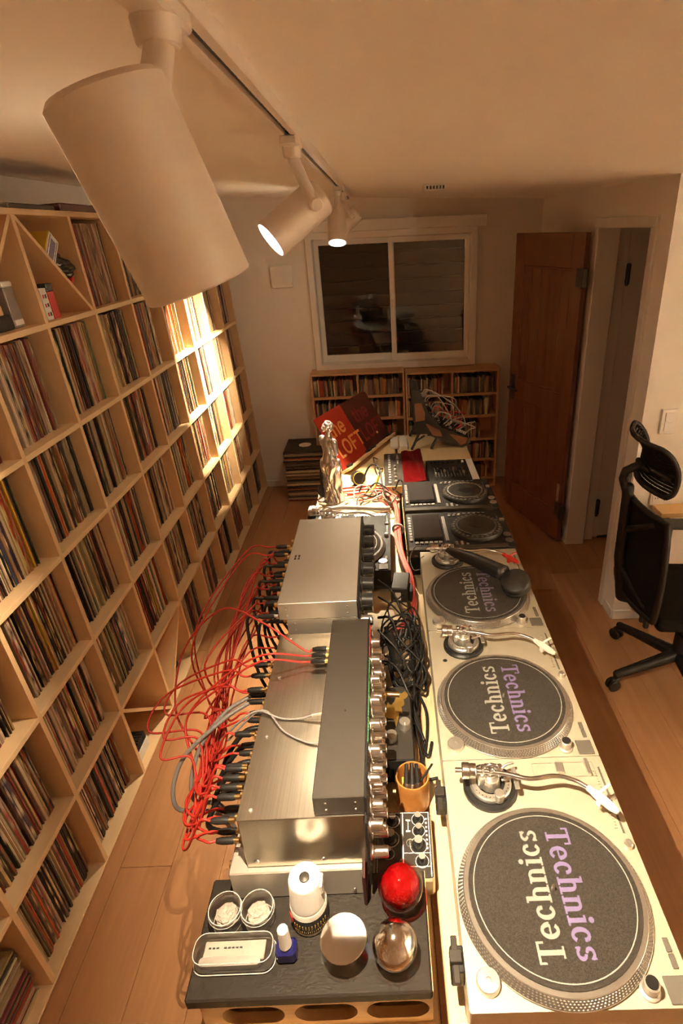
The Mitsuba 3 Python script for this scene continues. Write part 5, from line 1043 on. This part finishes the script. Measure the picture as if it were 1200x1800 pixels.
part(v, 'spine', cat(*[bone(a, ra, b, rb) for a, ra, b, rb in (((-.12, 0, .42), .030, (-.30, 0, .46), .030), ((-.30, 0, .46), .030, (-.335, 0, .66), .026), ((-.335, 0, .66), .026, (-.345, 0, 1.0), .022), ((-.33, 0, .80), .018, (-.295, .19, .92), .014), ((-.33, 0, .80), .018, (-.295, -.19, .92), .014), ((-.33, 0, .62), .018, (-.275, .19, .54), .014), ((-.33, 0, .62), .018, (-.275, -.19, .54), .014))]), 'chair_black', smooth=50)
def curved_sheet(x0, y_h, zlo, zhi, curve, lean_, t, n=14, mz=10, bow=0.0):
    vv, ff = [], []
    for s_ in (0, 1):
        for a in range(n + 1):
            y = -y_h + 2 * y_h * a / n
            for b in range(mz + 1):
                z = zlo + (zhi - zlo) * b / mz; q = (b / mz) * 2 - 1; tw = 1 - .10 * q * q
                vv.append((x0 + curve * (y / y_h) ** 2 - lean_ * (z - zlo) + bow * (1 - q * q) + s_ * t, y * tw, z))
    M = (n + 1) * (mz + 1); ix = lambda s_, a, b: s_ * M + a * (mz + 1) + b
    for a in range(n):
        for b in range(mz):
            ff += [(ix(0, a, b), ix(0, a + 1, b), ix(0, a + 1, b + 1)), (ix(0, a, b), ix(0, a + 1, b + 1), ix(0, a, b + 1)), (ix(1, a, b), ix(1, a + 1, b + 1), ix(1, a + 1, b)), (ix(1, a, b), ix(1, a, b + 1), ix(1, a + 1, b + 1))]
    rim = [(a, 0) for a in range(n + 1)] + [(n, b) for b in range(1, mz + 1)] + [(a, mz) for a in range(n - 1, -1, -1)] + [(0, b) for b in range(mz - 1, 0, -1)]
    for (a, b), (c, d) in zip(rim, rim[1:] + rim[:1]): ff += [(ix(0, a, b), ix(1, a, b), ix(1, c, d)), (ix(0, a, b), ix(1, c, d), ix(0, c, d))]
    path = [np.array(vv[ix(0, a, b)]) + [t / 2, 0, 0] for a, b in rim]; path.append(path[0])
    return trimesh.Trimesh(np.array(vv), np.array(ff), process=False), tube(path, .013, 8, smooth_path=False, caps=False)
m1, f1 = curved_sheet(-.315, .275, .50, .955, .06, .03, .006, bow=-.0)
part(v, 'backrest_mesh', m1, 'mesh_black', smooth=50); part(v, 'backrest_frame', f1, 'chair_black', smooth=True)
part(v, 'headrest_post', cat(bone((-.345, 0, .96), .017, (-.375, 0, 1.04), .015), bone((-.375, 0, 1.04), .015, (-.365, 0, 1.075), .017), bone((-.365, 0, 1.075), .017, (-.315, 0, 1.10), .018), bone((-.305, -.05, 1.10), .012, (-.305, .05, 1.10), .012)), 'chair_black', smooth=50)
hz0, hz1 = 1.03, 1.225
hr = []
for s_ in range(15):
    z = hz0 + .012 + (hz1 - hz0 - .024) * s_ / 14
    hr.append(tube([(-.305 + .045 * (y / .16) ** 2 - .12 * (z - 1.1) + .02 * (1 - ((z - 1.115) / .07) ** 2), y, z) for y in np.linspace(-.17, .17, 9)], .0056, 6, 3))
part(v, 'headrest_slats', cat(*hr), 'mesh_black', smooth=True)
hx_ = lambda y, z: -.305 + .045 * (y / .16) ** 2 - .12 * (z - 1.1) + .02 * (1 - ((z - 1.115) / .07) ** 2)
rim = [(y, hz0) for y in np.linspace(-.165, .165, 9)] + [(.178, z) for z in np.linspace(hz0 + .02, hz1 - .02, 6)] + [(y, hz1) for y in np.linspace(.165, -.165, 9)] + [(-.178, z) for z in np.linspace(hz1 - .02, hz0 + .02, 6)]
rp = [(hx_(y, z), y, z) for y, z in rim]; rp.append(rp[0])
part(v, 'headrest_frame', cat(tube(rp, .011, 9, 3), tube([(hx_(-.16, 1.1) - .004, -.16, 1.1), (hx_(0, 1.1) - .008, 0, 1.1), (hx_(.16, 1.1) - .004, .16, 1.1)], .014, 9)), 'chair_black', smooth=True)
MT = None
for k in [k for k in labels if k not in scene and not any(s.startswith(k + '__') for s in scene)]: del labels[k]
